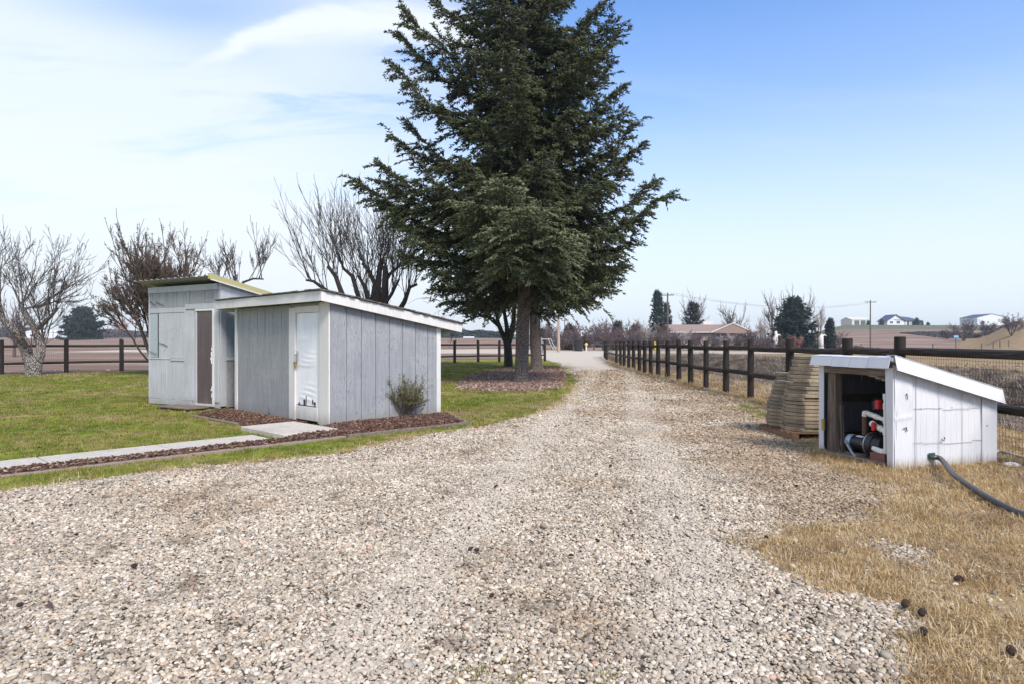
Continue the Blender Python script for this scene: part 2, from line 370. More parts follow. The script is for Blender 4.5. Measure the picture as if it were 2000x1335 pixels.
def foliage(c_dark, c_mid, c_light, c_tip):
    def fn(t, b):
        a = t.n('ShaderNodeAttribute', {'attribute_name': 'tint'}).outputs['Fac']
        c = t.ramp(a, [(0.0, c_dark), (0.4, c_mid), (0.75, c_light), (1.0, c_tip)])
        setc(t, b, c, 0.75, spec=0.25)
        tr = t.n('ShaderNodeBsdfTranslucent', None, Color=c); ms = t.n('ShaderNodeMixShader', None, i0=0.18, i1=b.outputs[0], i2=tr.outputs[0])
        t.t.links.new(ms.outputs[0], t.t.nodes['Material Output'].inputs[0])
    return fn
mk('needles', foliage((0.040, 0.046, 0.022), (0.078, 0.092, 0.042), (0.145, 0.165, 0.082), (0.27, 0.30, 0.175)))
mk('needles_far', foliage((0.016, 0.028, 0.024), (0.030, 0.048, 0.038), (0.045, 0.066, 0.048), (0.06, 0.085, 0.06)))
mk('needles_brown', foliage((0.030, 0.028, 0.022), (0.05, 0.046, 0.038), (0.075, 0.066, 0.055), (0.09, 0.08, 0.07)))

# ---- ground: one sheet, cover mixed from zone masks stored on its vertices
PEB = [(0.0, (0.10, 0.085, 0.075)), (0.08, (0.22, 0.185, 0.155)), (0.24, (0.36, 0.305, 0.245)), (0.42, (0.46, 0.385, 0.30)), (0.54, (0.30, 0.29, 0.27)),
       (0.68, (0.50, 0.43, 0.345)), (0.84, (0.58, 0.52, 0.445)), (0.95, (0.66, 0.62, 0.56)), (1.0, (0.45, 0.27, 0.19))]
def lawn_col(t, p):
    n = t.noise(p, 0.55, 5, 0.6); n2 = t.noise(p, 5.0, 5, 0.65)
    m = t.math('ADD', t.math('MULTIPLY', n, 0.7), t.math('MULTIPLY', n2, 0.3))
    return t.ramp(m, [(0.30, (0.085, 0.15, 0.018)), (0.42, (0.145, 0.195, 0.026)), (0.51, (0.21, 0.215, 0.045)), (0.59, (0.29, 0.245, 0.115)), (0.67, (0.25, 0.185, 0.11)), (0.76, (0.12, 0.085, 0.055))])
def f(t, b):
    p = posc(t)
    za = t.n('ShaderNodeSeparateColor', None, Color=t.n('ShaderNodeAttribute', {'attribute_name': 'zone_a'}).outputs['Color'])
    zb = t.n('ShaderNodeSeparateColor', None, Color=t.n('ShaderNodeAttribute', {'attribute_name': 'zone_b'}).outputs['Color'])
    n1 = t.noise(p, 1.3, 6, 0.62); n3 = t.noise(p, 9.0, 5, 0.65); big = t.noise(p, 0.16, 4)
    wob = t.math('ADD', t.math('MULTIPLY', t.math('SUBTRACT', n1, 0.5), 0.9), t.math('MULTIPLY', t.math('SUBTRACT', n3, 0.5), 0.7))
    def mask(s, k=1.0): return t.sstep(t.math('ADD', s, t.math('MULTIPLY', wob, k)), 0.42, 0.58)
    # straw / dead-grass base
    straw = t.ramp(t.math('ADD', t.math('MULTIPLY', n1, 0.5), t.math('MULTIPLY', n3, 0.5)), [(0.32, (0.12, 0.085, 0.055)), (0.5, (0.27, 0.195, 0.115)), (0.68, (0.40, 0.31, 0.19))])
    # gravel
    vor = t.n('ShaderNodeTexVoronoi', None, Vector=p, Scale=26.0, Randomness=1.0)
    vv = t.n('ShaderNodeSeparateColor', None, Color=vor.outputs['Color']).outputs[0]
    edge = t.sstep(vor.outputs['Distance'], 0.95, 0.60)
    peb = t.mix(edge, (0.045, 0.036, 0.03), t.ramp(vv, PEB))
    peb = t.mix(1.0, peb, t.mix(t.sstep(n1, 0.3, 0.7), (0.84, 0.815, 0.765), (1.12, 1.09, 1.03)), 'MULTIPLY')
    farg = t.mix(t.sstep(n3, 0.3, 0.7), (0.42, 0.365, 0.30), (0.55, 0.485, 0.41))
    ypos = t.n('ShaderNodeSeparateXYZ', None, Vector=p).outputs[1]
    peb = t.mix(1.0, peb, (1.28, 1.24, 1.18), 'MULTIPLY')
    peb = t.mix(t.sstep(ypos, 18.0, 40.0), peb, farg)
    grit = t.mix(n3, (0.045, 0.034, 0.025), (0.13, 0.10, 0.075))
    nearm = t.sstep(ypos, 13.0, 9.0)
    gr = t.mix(nearm, peb, grit)
    lawn = lawn_col(t, p)
    chips = t.n('ShaderNodeTexVoronoi', None, Vector=p, Scale=30.0)
    cc = t.n('ShaderNodeSeparateColor', None, Color=chips.outputs['Color']).outputs[0]
    mulch = t.ramp(cc, [(0.0, (0.05, 0.024, 0.016)), (0.5, (0.14, 0.065, 0.045)), (1.0, (0.25, 0.14, 0.105))])
    rock = t.ramp(cc, [(0.0, (0.12, 0.062, 0.05)), (0.5, (0.24, 0.14, 0.115)), (1.0, (0.36, 0.24, 0.205))])
    px = t.mapv(p, scale=(0.35, 1.0, 1))
    fn_ = t.noise(t.mapv(p, scale=(0.02, 0.16, 0)), 1.0, 5, 0.6); fr = t.noise(t.mapv(p, scale=(0.1, 0.5, 0)), 1.0, 4, 0.6)
    field = t.ramp(t.math('ADD', t.math('MULTIPLY', fn_, 0.6), t.math('MULTIPLY', fr, 0.4)), [(0.34, (0.155, 0.105, 0.085)), (0.5, (0.225, 0.16, 0.13)), (0.64, (0.36, 0.28, 0.215))])
    litter = t.ramp(n3, [(0.3, (0.07, 0.052, 0.042)), (0.5, (0.145, 0.11, 0.088)), (0.7, (0.25, 0.20, 0.165))])
    hillg = t.mix(fn_, (0.10, 0.115, 0.075), (0.17, 0.165, 0.11))
    dirt = t.mix(n3, (0.17, 0.115, 0.092), (0.33, 0.26, 0.215))
    c = t.mix(mask(zb.outputs[0], 0.25), straw, field)
    c = t.mix(mask(zb.outputs[2], 0.3), c, hillg)
    c = t.mix(mask(zb.outputs[1]), c, litter)
    c = t.mix(mask(za.outputs[0]), c, gr)
    c = t.mix(t.math('MULTIPLY', t.n('ShaderNodeAttribute', {'attribute_name': 'track'}).outputs['Fac'], t.sstep(n1, 0.38, 0.6)), c, dirt)
    c = t.mix(mask(za.outputs[1]), c, lawn)
    c = t.mix(mask(za.outputs[2], 0.6), c, rock)
    c = t.mix(mask(za.outputs[0 + 0], 0.0) if False else t.sstep(t.n('ShaderNodeAttribute', {'attribute_name': 'bark'}).outputs['Fac'], 0.4, 0.6), c, mulch)
    hgt = t.math('ADD', t.math('MULTIPLY', edge, 0.6), t.math('MULTIPLY', n3, 0.5))
    setc(t, b, c, 1.0, bump=hgt, bs=0.5, bd=0.02, spec=0.0)
mk('ground', f)
def f(t, b):
    rnd = t.n('ShaderNodeObjectInfo').outputs['Random']; o = objc(t); n = t.noise(o, 60, 4); p = posc(t); big = t.noise(p, 1.3, 6, 0.62)
    c = t.ramp(rnd, PEB); c = t.mix(t.math('MULTIPLY', t.sstep(n, 0.45, 0.7), 0.4), c, (0.30, 0.26, 0.22))
    c = t.mix(1.0, c, t.mix(t.sstep(big, 0.3, 0.7), (0.84, 0.815, 0.765), (1.12, 1.09, 1.03)), 'MULTIPLY')
    pat = t.noise(p, 0.45, 5, 0.6); xx = t.n('ShaderNodeSeparateXYZ', None, Vector=p).outputs[0]
    stain = t.math('MULTIPLY', t.sstep(t.math('ADD', pat, t.math('MULTIPLY', t.sstep(xx, 0.9, 3.8), 0.16)), 0.50, 0.68), 0.62)
    c = t.mix(stain, c, t.mix(1.0, c, (0.62, 0.50, 0.38), 'MULTIPLY'))
    dk = t.math('MULTIPLY', t.sstep(t.noise(p, 2.3, 5, 0.65), 0.56, 0.68), 0.7)
    c = t.mix(dk, c, t.mix(1.0, c, (0.42, 0.38, 0.35), 'MULTIPLY'))
    # two faint wheel tracks of finer, dustier stone bending up the drive
    yy = t.n('ShaderNodeSeparateXYZ', None, Vector=p).outputs[1]; wv = t.math('MULTIPLY', t.math('SUBTRACT', pat, 0.5), 0.8)
    off = t.math('SUBTRACT', t.math('ADD', xx, wv), t.math('ADD', -0.4, t.math('MULTIPLY', yy, 0.17)))
    tk = None
    for c0 in (-0.8, 0.8):
        g = t.sstep(t.math('ABSOLUTE', t.math('SUBTRACT', off, c0)), 0.42, 0.08); tk = g if tk is None else t.math('MAXIMUM', tk, g)
    c = t.mix(t.math('MULTIPLY', tk, 0.38), c, (0.50, 0.445, 0.375))
    setc(t, b, c, 0.8, spec=0.2)
mk('pebble', f)
def f(t, b):
    rnd = t.n('ShaderNodeObjectInfo').outputs['Random']
    setc(t, b, t.ramp(rnd, [(0.0, (0.035, 0.017, 0.012)), (0.4, (0.09, 0.043, 0.028)), (0.8, (0.16, 0.085, 0.058)), (1.0, (0.27, 0.18, 0.13))]), 0.9)
mk('chip', f)
def f(t, b):
    rnd = t.n('ShaderNodeObjectInfo').outputs['Random']; p = posc(t); c = lawn_col(t, p)
    c = t.mix(t.sstep(rnd, 0.62, 0.9), c, (0.30, 0.235, 0.12)); c = t.mix(1.0, c, t.mix(rnd, (0.8, 0.8, 0.8), (1.3, 1.3, 1.2)), 'MULTIPLY')
    setc(t, b, c, 0.8, spec=0.2)
    tr = t.n('ShaderNodeBsdfTranslucent', None, Color=c); ms = t.n('ShaderNodeMixShader', None, i0=0.3, i1=b.outputs[0], i2=tr.outputs[0])
    t.t.links.new(ms.outputs[0], t.t.nodes['Material Output'].inputs[0])
mk('lawn_blade', f)
def f(t, b):
    rnd = t.n('ShaderNodeObjectInfo').outputs['Random']; p = posc(t); n = t.noise(p, 1.1, 4)
    c = t.ramp(rnd, [(0.0, (0.28, 0.18, 0.085)), (0.35, (0.47, 0.325, 0.155)), (0.7, (0.60, 0.45, 0.245)), (1.0, (0.68, 0.57, 0.40))])
    c = t.mix(t.math('MULTIPLY', t.sstep(n, 0.5, 0.7), 0.5), c, (0.30, 0.20, 0.12))
    setc(t, b, c, 0.8, spec=0.2)
    tr = t.n('ShaderNodeBsdfTranslucent', None, Color=c); ms = t.n('ShaderNodeMixShader', None, i0=0.3, i1=b.outputs[0], i2=tr.outputs[0])
    t.t.links.new(ms.outputs[0], t.t.nodes['Material Output'].inputs[0])
mk('straw_blade', f)
def f(t, b):
    rnd = t.n('ShaderNodeObjectInfo').outputs['Random']
    setc(t, b, t.ramp(rnd, [(0.0, (0.10, 0.078, 0.066)), (0.5, (0.22, 0.175, 0.145)), (1.0, (0.42, 0.345, 0.27))]), 0.9)
mk('weed_blade', f)

def f(t, b):
    rnd = t.n('ShaderNodeObjectInfo').outputs['Random']
    setc(t, b, t.ramp(rnd, [(0.0, (0.075, 0.045, 0.035)), (0.4, (0.16, 0.098, 0.074)), (0.8, (0.25, 0.165, 0.125)), (1.0, (0.38, 0.29, 0.23))]), 0.9)
mk('red_chip', f)
# ------------------------------------------------------------------ ground zones
def poly_sd(poly, x, y):
    """signed distance, positive inside"""
    poly = np.array(poly, float); n = len(poly); d = np.full(x.shape, 1e9); ins = np.zeros(x.shape, bool)
    for i in range(n):
        ax, ay = poly[i]; bx, by = poly[(i + 1) % n]; ex, ey = bx - ax, by - ay
        t = np.clip(((x - ax) * ex + (y - ay) * ey) / (ex * ex + ey * ey + 1e-12), 0, 1)
        d = np.minimum(d, np.hypot(x - ax - t * ex, y - ay - t * ey))
        c = ((ay > y) != (by > y)) & (x < (bx - ax) * (y - ay) / ((by - ay) if abs(by - ay) > 1e-9 else 1e-9) + ax); ins ^= c
    return np.where(ins, d, -d)
def gp(lst): return [G(a, b)[:2] for a, b in lst]
# edge between gravel and lawn, as ground points read off the photograph
LAWN = [(-14, 1.5), (-8.0, 3.6)] + gp([(0, 962), (140, 945), (300, 922), (450, 906), (640, 886), (790, 856), (880, 842), (960, 829), (1050, 806), (1098, 786), (1118, 762), (1122, 740), (1105, 722), (1082, 708), (1060, 700)]) + [(1.5, 52), (-8, 50), (-3.5, 41.5), (-13, 33), (-23, 26.5), (-60, 0)]
ISLAND = gp([(888, 757), (905, 737), (945, 724), (1000, 719), (1050, 716), (1092, 718), (1103, 730), (1103, 745), (1098, 757), (1050, 764), (960, 765), (915, 762)])
GRAVEL = [(-30, -12), (-14, 1.5), (-8, 3.6)] + LAWN[2:-7] + gp([(1060, 700)]) + [(2.6, 80), (-60, 82), (-60, 100), (60, 100), (60, 82), (11.5, 80), (8.6, 60), (6.6, 42), (5.7, 30), (5.6, 22), (5.6, 15.5), (5.4, 12), (4.6, 10.1), (3.95, 8.9), (3.75, 8.0)] + \
         gp([(1640, 922), (1735, 952), (1702, 1013), (1613, 1024), (1524, 1036), (1464, 1070), (1489, 1116), (1620, 1155), (1756, 1180), (1790, 1234), (1775, 1280), (1745, 1335)]) + [(1.3, 1.6), (1.3, -12)]
PATCH = gp([(1667, 1056), (1720, 1050), (1790, 1072), (1800, 1098), (1740, 1100)])
MULCH1 = None
def zones(x, y):
    d = {}
    wz = 0.10 + 0.012 * np.maximum(y, 0)
    f = lambda sd, w: np.clip(0.5 + sd / (2 * w), 0, 1)
    lawn = poly_sd(LAWN, x, y); d['lawn'] = f(lawn, wz)
    isl = poly_sd(ISLAND, x, y); d['rock'] = f(isl, wz * 0.8)
    gr = np.maximum(poly_sd(GRAVEL, x, y), poly_sd(PATCH, x, y) - 0.05); d['gravel'] = f(gr, 0.16 + 0.02 * np.maximum(y, 0))
    # thin, trampled grass on the gravel beside the pump house and along the rail fence
    side = np.clip(1 - np.hypot((x - 3.5) / 0.9, (y - 8.8) / 1.6), 0, 1) * 0.55 + ss(x, 4.3, 5.9) * (1 - ss(y, 40, 60)) * ss(y, 9, 12) * 0.5
    d['gravel'] = np.clip(d['gravel'] - side * 0.45, 0, 1)
    # green tufts by the fence
    g = 0
    for px, py, r in ((1475, 803, 0.8), (1395, 772, 0.6), (1462, 795, 0.6), (1360, 760, 0.5), (1495, 812, 0.4)):
        c = G(px, py); g = np.maximum(g, np.clip(1 - np.hypot(x - c[0], (y - c[1]) * 0.5) / r, 0, 1))
    d['lawn'] = np.maximum(d['lawn'], g * 0.72)
    # field, litter strip under the field fence, greener hill band
    beyond = (x * 0.61 - (y - 45.6) * 0.79)     # >0 on the near side of the field fence line
    fld = ss(-beyond, 0.5, 4.0) * (1 - ss(x, -4, 2) * (1 - ss(y, 95, 110)))
    ang = x / np.maximum(y, 1)
    road = ((y > 80) & (y < 100) & (x > -60) & (x < 60))
    fld = np.maximum(fld, ss(y, 105, 130))
    fld = np.where((x > 6.5) & (y < 75), 0, fld)
    mound = ss(ang, .66, .74) * ss(y, 95, 120) * (1 - ss(y, 230, 300)); fld = fld * (1 - mound)
    d['field'] = fld
    lit = np.exp(-(beyond + 0.1) ** 2 / 3.0) * (x < 0) * (y > 10)
    L = (1 - ss(y, 50, 60)) * ss(y, -20, 3)
    bank = ss(x, 12.0, 13.4) * (1 - ss(x, 15.6, 16.6)) * L
    bed = ss(x, 6.4, 7.4) * (1 - ss(x, 7.8, 9.5)) * L * ss(y, 16, 22) * 0.5
    d['litter'] = np.maximum(np.maximum(lit * 1.2, bank), bed)
    d['hill'] = ss(ang, 0.40, 0.5) * ss(y, 305, 322) * 1.0
    # leaf litter patch on the lawn in front of the island
    c = G(960, 795); blot = np.clip(1 - np.hypot((x - c[0]) / 1.2, (y - c[1]) / 0.9), 0, 1)
    d['brownlawn'] = blot
    # wheel track with reddish soil
    tx = 2.25 + 0.0045 * (y - 14) ** 2 * np.where(y > 14, 0.4, 1.0) + 0.1 * (fnoise(x, y, 0.5, 77) - .5)
    tr = np.exp(-((x - tx) / 0.32) ** 2) * ss(y, 11, 17) * (1 - ss(y, 34, 48)) * 0.75
    d['track'] = tr
    return d
def axis(segs):
    out = [segs[0][0]]
    for a, b, s0, s1 in segs:
        v = a; n = 0
        while v < b - 1e-6:
            t = (v - a) / (b - a); v = v + s0 + (s1 - s0) * t; out.append(min(v, b))
    return np.array(out)
ya = axis([(-15, 2.2, 1.5, 0.3), (2.2, 12, 0.07, 0.10), (12, 35, 0.11, 0.22), (35, 110, 0.3, 1.2), (110, 600, 2, 12), (600, 950, 20, 60)])
xh = axis([(0, 7, 0.09, 0.09), (7, 24, 0.11, 0.25), (24, 80, 0.5, 1.5), (80, 500, 3, 15), (500, 900, 25, 60)])
xa = np.concatenate([-xh[:0:-1], xh])
gx, gy = np.meshgrid(xa, ya); gx = gx.ravel(); gy = gy.ravel(); gz = height(gx, gy)
zn = zones(gx, gy); nx = len(xa); ny = len(ya)
i, j = np.meshgrid(np.arange(nx - 1), np.arange(ny - 1)); a = (j * nx + i).ravel()
Zr = np.zeros_like(gx)
brown = zn['lawn'] - 0.55 * zn['brownlawn'] * (fnoise(gx, gy, 2.0, 5) > 0.42)
# bark beds beside the sheds (world polygons, see the shed section)
BEDS = [[(-9.2, 2.62), (-9.2, 2.62 - 0.42), (-8.2, 3.6 - 0.05)]]
KX, KY = -2.99, 10.54; UA = math.atan2(.736, .677)
def loc2w(lx, ly, ox=KX, oy=KY, a=UA): return (ox + lx * math.cos(a) - ly * math.sin(a), oy + lx * math.sin(a) + ly * math.cos(a))
BED_LONG = [(-10.0, 1.9), (-2.36, 9.42), (-0.74, 10.90), (-1.25, 12.5), (-3.1, 10.65), (-3.3, 9.05), (-10.0, 2.30)]
BED_SIDE = [loc2w(-.02, .55), loc2w(-.95, .65), (-4.75, 10.95), (-6.05, 12.2), (-5.95, 12.95), (-5.6, 12.95)]
bark_ = np.maximum(np.clip(.5 + poly_sd(BED_LONG, gx, gy) / .1, 0, 1), np.clip(.5 + poly_sd(BED_SIDE, gx, gy) / .1, 0, 1))
za = np.stack([zn['gravel'], brown, zn['rock'], Zr + 1], 1); zb = np.stack([zn['field'], np.maximum(zn['litter'], zn['brownlawn'] * 0.7), zn['hill'], Zr + 1], 1)
me = new_mesh('ground', np.stack([gx, gy, gz], 1), [np.stack([a, a + 1, a + nx + 1, a + nx], 1)], MATS['ground'], True,
              {'zone_a': za, 'zone_b': zb, 'track': zn['track'], 'bark': bark_})
go = tag(link('ground', me), kind='structure')

# ------------------------------------------------------------------ scattering (uncountable cover)
def src_collection(name, meshes):
    c = bpy.data.collections.new(name)
    for k, m in enumerate(meshes):
        o = bpy.data.objects.new('%s_%02d' % (name, k), m); c.objects.link(o)
    return c
def scatter(name, coll, pts, rot, scl, idx, kind='stuff'):
    me = new_mesh(name, pts, [], None, attrs={'rot': rot, 'scl': scl, 'idx': idx}) if False else None
    me = bpy.data.meshes.new(name); me.vertices.add(len(pts)); me.vertices.foreach_set('co', np.asarray(pts, np.float32).ravel())
    me.attributes.new('rot', 'FLOAT_VECTOR', 'POINT').data.foreach_set('vector', np.asarray(rot, np.float32).ravel())
    me.attributes.new('scl', 'FLOAT_VECTOR', 'POINT').data.foreach_set('vector', np.asarray(scl, np.float32).ravel())
    me.attributes.new('idx', 'INT', 'POINT').data.foreach_set('value', np.asarray(idx, np.int32))
    o = link(name, me)
    ng = bpy.data.node_groups.new(name, 'GeometryNodeTree')
    ng.interface.new_socket('Geometry', in_out='INPUT', socket_type='NodeSocketGeometry'); ng.interface.new_socket('Geometry', in_out='OUTPUT', socket_type='NodeSocketGeometry')
    N = ng.nodes.new; L = ng.links.new
    a = N('NodeGroupInput'); z = N('NodeGroupOutput'); c = N('GeometryNodeCollectionInfo'); i = N('GeometryNodeInstanceOnPoints')
    c.inputs[0].default_value = coll; c.inputs[1].default_value = True; c.inputs[2].default_value = True
    def att(nm, ty):
        n = N('GeometryNodeInputNamedAttribute'); n.data_type = ty; n.inputs[0].default_value = nm; return n.outputs[0]
    L(a.outputs[0], i.inputs['Points']); L(c.outputs[0], i.inputs['Instance']); i.inputs['Pick Instance'].default_value = True
    L(att('idx', 'INT'), i.inputs['Instance Index'])
    e = N('FunctionNodeEulerToRotation'); L(att('rot', 'FLOAT_VECTOR'), e.inputs[0]); L(e.outputs[0], i.inputs['Rotation'])
    L(att('scl', 'FLOAT_VECTOR'), i.inputs['Scale']); L(i.outputs[0], z.inputs[0])
    o.modifiers.new('scatter', 'NODES').node_group = ng
    return tag(o, kind=kind)
def pebble_mesh(seed):
    import bmesh
    r = random.Random(seed); b = bmesh.new(); bmesh.ops.create_icosphere(b, subdivisions=2, radius=1.0)
    ex, ey, ez = r.uniform(.85, 1.3), r.uniform(.65, .95), r.uniform(.38, .62)
    pl = [(Vector((r.gauss(0, 1), r.gauss(0, 1), r.gauss(0, 1))).normalized(), r.uniform(.62, .9)) for _ in range(6)]
    for v in b.verts:
        c = v.co.copy()
        for n, d in pl:
            k = c.dot(n)
            if k > d: c -= n * (k - d) * .8
        v.co = Vector((c.x * ex, c.y * ey, c.z * ez))
    me = bpy.data.meshes.new('pebble_shape'); b.to_mesh(me); b.free(); me.materials.append(MATS['pebble'])
    me.polygons.foreach_set('use_smooth', [True] * len(me.polygons)); return me
def blades(seed, n, h, spread, w, lean, mat):
    r = np.random.default_rng(seed); V = []; T = []
    for k in range(n):
        a = r.uniform(0, 6.283); rad = spread * math.sqrt(r.uniform()); bx, by = rad * math.cos(a), rad * math.sin(a)
        d = r.uniform(0, 6.283); ln = r.uniform(.5, 1.0) * h; lea = r.uniform(.15, lean); dx, dy = math.cos(d), math.sin(d); sx, sy = -dy * w, dx * w
        p = []
        for t_ in (0, .5, 1.0):
            up = ln * (t_ * math.cos(lea * t_)); out = ln * t_ * math.sin(lea * (0.4 + t_ * .6)); p.append((bx + dx * out, by + dy * out, up))
        b = len(V); V += [(p[0][0] - sx, p[0][1] - sy, -.01), (p[0][0] + sx, p[0][1] + sy, -.01), (p[1][0] + sx * .8, p[1][1] + sy * .8, p[1][2]), (p[1][0] - sx * .8, p[1][1] - sy * .8, p[1][2]), p[2]]
        T += [(b, b + 1, b + 2), (b, b + 2, b + 3), (b + 3, b + 2, b + 4)]
    return new_mesh('blade_tuft', V, [np.array(T)], MATS[mat])
def sample(n, y0, y1, kx=0.86, power=1.0, xr=None):
    """random ground points in the wedge in front of the viewpoint, density falling with distance"""
    u = RNG.random(n); y = (y0 ** power + u * (y1 ** power - y0 ** power)) ** (1 / power)
    x = (RNG.random(n) * 2 - 1) * kx * (y + 1.0)
    return x, y
def znoise(x, y): return ((fnoise(x, y, 1.3, 51, 4) - .5) * 1.1 + (fnoise(x, y, 9, 52, 2) - .5) * .55)

# pebbles: density even to about 7 m, thinning to 13 m
def pebbles():
    xs, ys, ss_ = [], [], []
    for y0, y1, dens, s in ((1.9, 4.5, 7600, 0.0093), (4.5, 7.5, 5600, 0.0100), (7.5, 10.5, 3400, 0.0116), (10.5, 15.0, 1700, 0.0148), (15.0, 21.0, 760, 0.020), (21.0, 32.0, 190, 0.031)):
        A = 0.86 * ((y1 + 1) ** 2 - (y0 + 1) ** 2); n = int(A * dens)
        y = np.sqrt((y0 + 1) ** 2 + RNG.random(n) * ((y1 + 1) ** 2 - (y0 + 1) ** 2)) - 1; x = (RNG.random(n) * 2 - 1) * 0.86 * (y + 1)
        z = zones(x, y); k = (z['gravel'] + znoise(x, y) * 1.0 > 0.42 - 0.10 * RNG.random(n)) & (z['lawn'] + znoise(x + 9, y) * .9 < .5) 
        k &= poly_sd(BED_LONG, x, y) < -0.12
        # a thin sprinkle of stones strayed into the dry grass
        k &= RNG.random(n) > z['track'] * .75
        stray = (RNG.random(n) < 0.05) & (z['lawn'] < .3) & (x > 0)
        k |= stray
        xs.append(x[k]); ys.append(y[k]); ss_.append(s * np.clip(np.exp(RNG.normal(0, .32, k.sum())), .4, 1.9))
    x = np.concatenate(xs); y = np.concatenate(ys); s = np.concatenate(ss_); n = len(x)
    big = (RNG.random(n) < 0.003) & (y < 5); s = np.where(big, s * 1.9, s)
    z = height(x, y) + s * RNG.uniform(-.1, .75, n)
    rot = np.stack([RNG.normal(0, .35, n), RNG.normal(0, .35, n), RNG.uniform(0, 6.28, n)], 1)
    print('pebbles', n)
    scatter('gravel_stones', src_collection('pebble', [pebble_mesh(i) for i in range(14)]), np.stack([x, y, z], 1), rot, np.stack([s] * 3, 1), RNG.integers(0, 14, n))
pebbles()

def lawn_grass():
    col_ = src_collection('lawn_tuft', [blades(i, 26, .045, .085, .0028, 1.2, 'lawn_blade') for i in range(6)])
    X, Y, S = [], [], []
    for y0, y1, dens, s in ((3.5, 11, 130, 1.0), (11, 17, 60, 1.4), (17, 26, 22, 2.0), (26, 44, 7, 3.2)):
        n = int(0.86 * ((y1 + 1) ** 2 - (y0 + 1) ** 2) * dens); y = np.sqrt((y0 + 1) ** 2 + RNG.random(n) * ((y1 + 1) ** 2 - (y0 + 1) ** 2)) - 1; x = (RNG.random(n) * 2 - 1) * 0.86 * (y + 1)
        z = zones(x, y); k = (z['lawn'] - .4 * z['brownlawn'] + znoise(x, y) * .9 > .5) & (z['rock'] < .5) & (poly_sd(BED_LONG, x, y) < -.03) & (poly_sd(BED_SIDE, x, y) < -.05)
        k &= (poly_sd(WALK, x, y) < -.03) & (poly_sd(SLAB, x, y) < -.02) & (poly_sd(SHED_F, x, y) < 0) & (poly_sd(TOWER_F, x, y) < 0)
        X.append(x[k]); Y.append(y[k]); S.append(np.full(k.sum(), s))
    x = np.concatenate(X); y = np.concatenate(Y); s = np.concatenate(S) * RNG.uniform(.7, 1.25, len(x)); n = len(x); print('lawn', n)
    sz = s ** .55 * (0.75 + .5 * fnoise(x, y, .8, 61)) 
    scatter('lawn_grass', col_, np.stack([x, y, height(x, y)], 1), np.stack([RNG.normal(0, .08, n), RNG.normal(0, .08, n), RNG.uniform(0, 6.28, n)], 1), np.stack([s, s, sz], 1), RNG.integers(0, 6, n))
WALK = [(-10.2, 2.95), (-3.75, 9.50), (-3.25, 9.05), (-9.7, 2.5)]
WALK = [(-10.2, 3.03), (-3.83, 9.45), (-3.36, 9.02), (-9.72, 2.60)]
SLAB = [loc2w(-1.2, -.7), loc2w(-.30, -.7), loc2w(-.30, .65), loc2w(-1.2, .65)]
SHED_F = [loc2w(0, 0), loc2w(2.35, 0), loc2w(2.35, 3.48), loc2w(0, 3.48)]
TX, TY = -6.0, 13.16; TA = math.atan2(.875, .485)
TOWER_F = [loc2w(0, 0, TX, TY, TA), loc2w(2.3, 0, TX, TY, TA), loc2w(2.3, 2.42, TX, TY, TA), loc2w(0, 2.42, TX, TY, TA)]
PX, PY = 4.16, 7.0; PA = math.atan2(.38, 1.41)
PUMP_F = [loc2w(-.02, -.02, PX, PY, PA), loc2w(1.46, -.02, PX, PY, PA), loc2w(1.46, 1.1, PX, PY, PA), loc2w(-.02, 1.1, PX, PY, PA)]
lawn_grass()

def dry_grass():
    col_ = src_collection('straw_tuft', [blades(100 + i, 34, .078, .11, .0021, 2.0, 'straw_blade') for i in range(7)])
    X, Y, S = [], [], []
    for y0, y1, dens, s in ((2.0, 6.0, 330, 1.0), (6.0, 10, 190, 1.15), (10, 18, 60, 1.5), (18, 42, 9, 2.6)):
        n = int(0.86 * ((y1 + 1) ** 2 - (y0 + 1) ** 2) * dens); y = np.sqrt((y0 + 1) ** 2 + RNG.random(n) * ((y1 + 1) ** 2 - (y0 + 1) ** 2)) - 1; x = (RNG.random(n) * 2 - 1) * 0.86 * (y + 1)
        z = zones(x, y); k = (z['gravel'] + znoise(x, y) < .47) & (z['lawn'] < .45) & (x > 0.6) & (x < 12) & (poly_sd(PUMP_F, x, y) < -.02)
        k |= (RNG.random(n) < .03) & (z['gravel'] < .9) & (z['lawn'] < .4) & (x > 1.5) & (x < 12) & (poly_sd(PUMP_F, x, y) < -.02)
        k |= (z['lawn'] > .12) & (z['lawn'] < .8) & (RNG.random(n) < .45) & (x < 2.5) & (y < 22) & (poly_sd(BED_LONG, x, y) < -.05)
        k &= (RNG.random(n) < np.where(x > 7.5, .6, 1.0)) & (fnoise(x, y, 2.2, 71) > .26)
        X.append(x[k]); Y.append(y[k]); S.append(np.full(k.sum(), s))
    x = np.concatenate(X); y = np.concatenate(Y); s = np.concatenate(S) * RNG.uniform(.6, 1.15, len(x)); n = len(x)
    near = np.clip(1 - np.abs(poly_sd(PUMP_F, x, y)) / .12, 0, 1)
    s = s * (1 + .5 * near)
    # grassy fringe all round the walls of the pump house
    e = RNG.random(260) * 2.6; ly = np.where(e < 1.46, -.04, e - 1.46); lx = np.where(e < 1.46, e, -.05)
    w = np.array([loc2w(a_, b_, PX, PY, PA) for a_, b_ in zip(lx, ly)]); x = np.concatenate([x, w[:, 0]]); y = np.concatenate([y, w[:, 1]]); s = np.concatenate([s, RNG.uniform(.6, 1.3, 260)]); n = len(x); print('dry', n)
    scatter('dry_grass', col_, np.stack([x, y, height(x, y)], 1), np.stack([RNG.normal(0, .15, n), RNG.normal(0, .15, n), RNG.uniform(0, 6.28, n)], 1), np.stack([s, s, s * RNG.uniform(.35, 1.15, n) * (.6 + .8 * fnoise(x, y, 1.7, 91))], 1), RNG.integers(0, 7, n))
dry_grass()
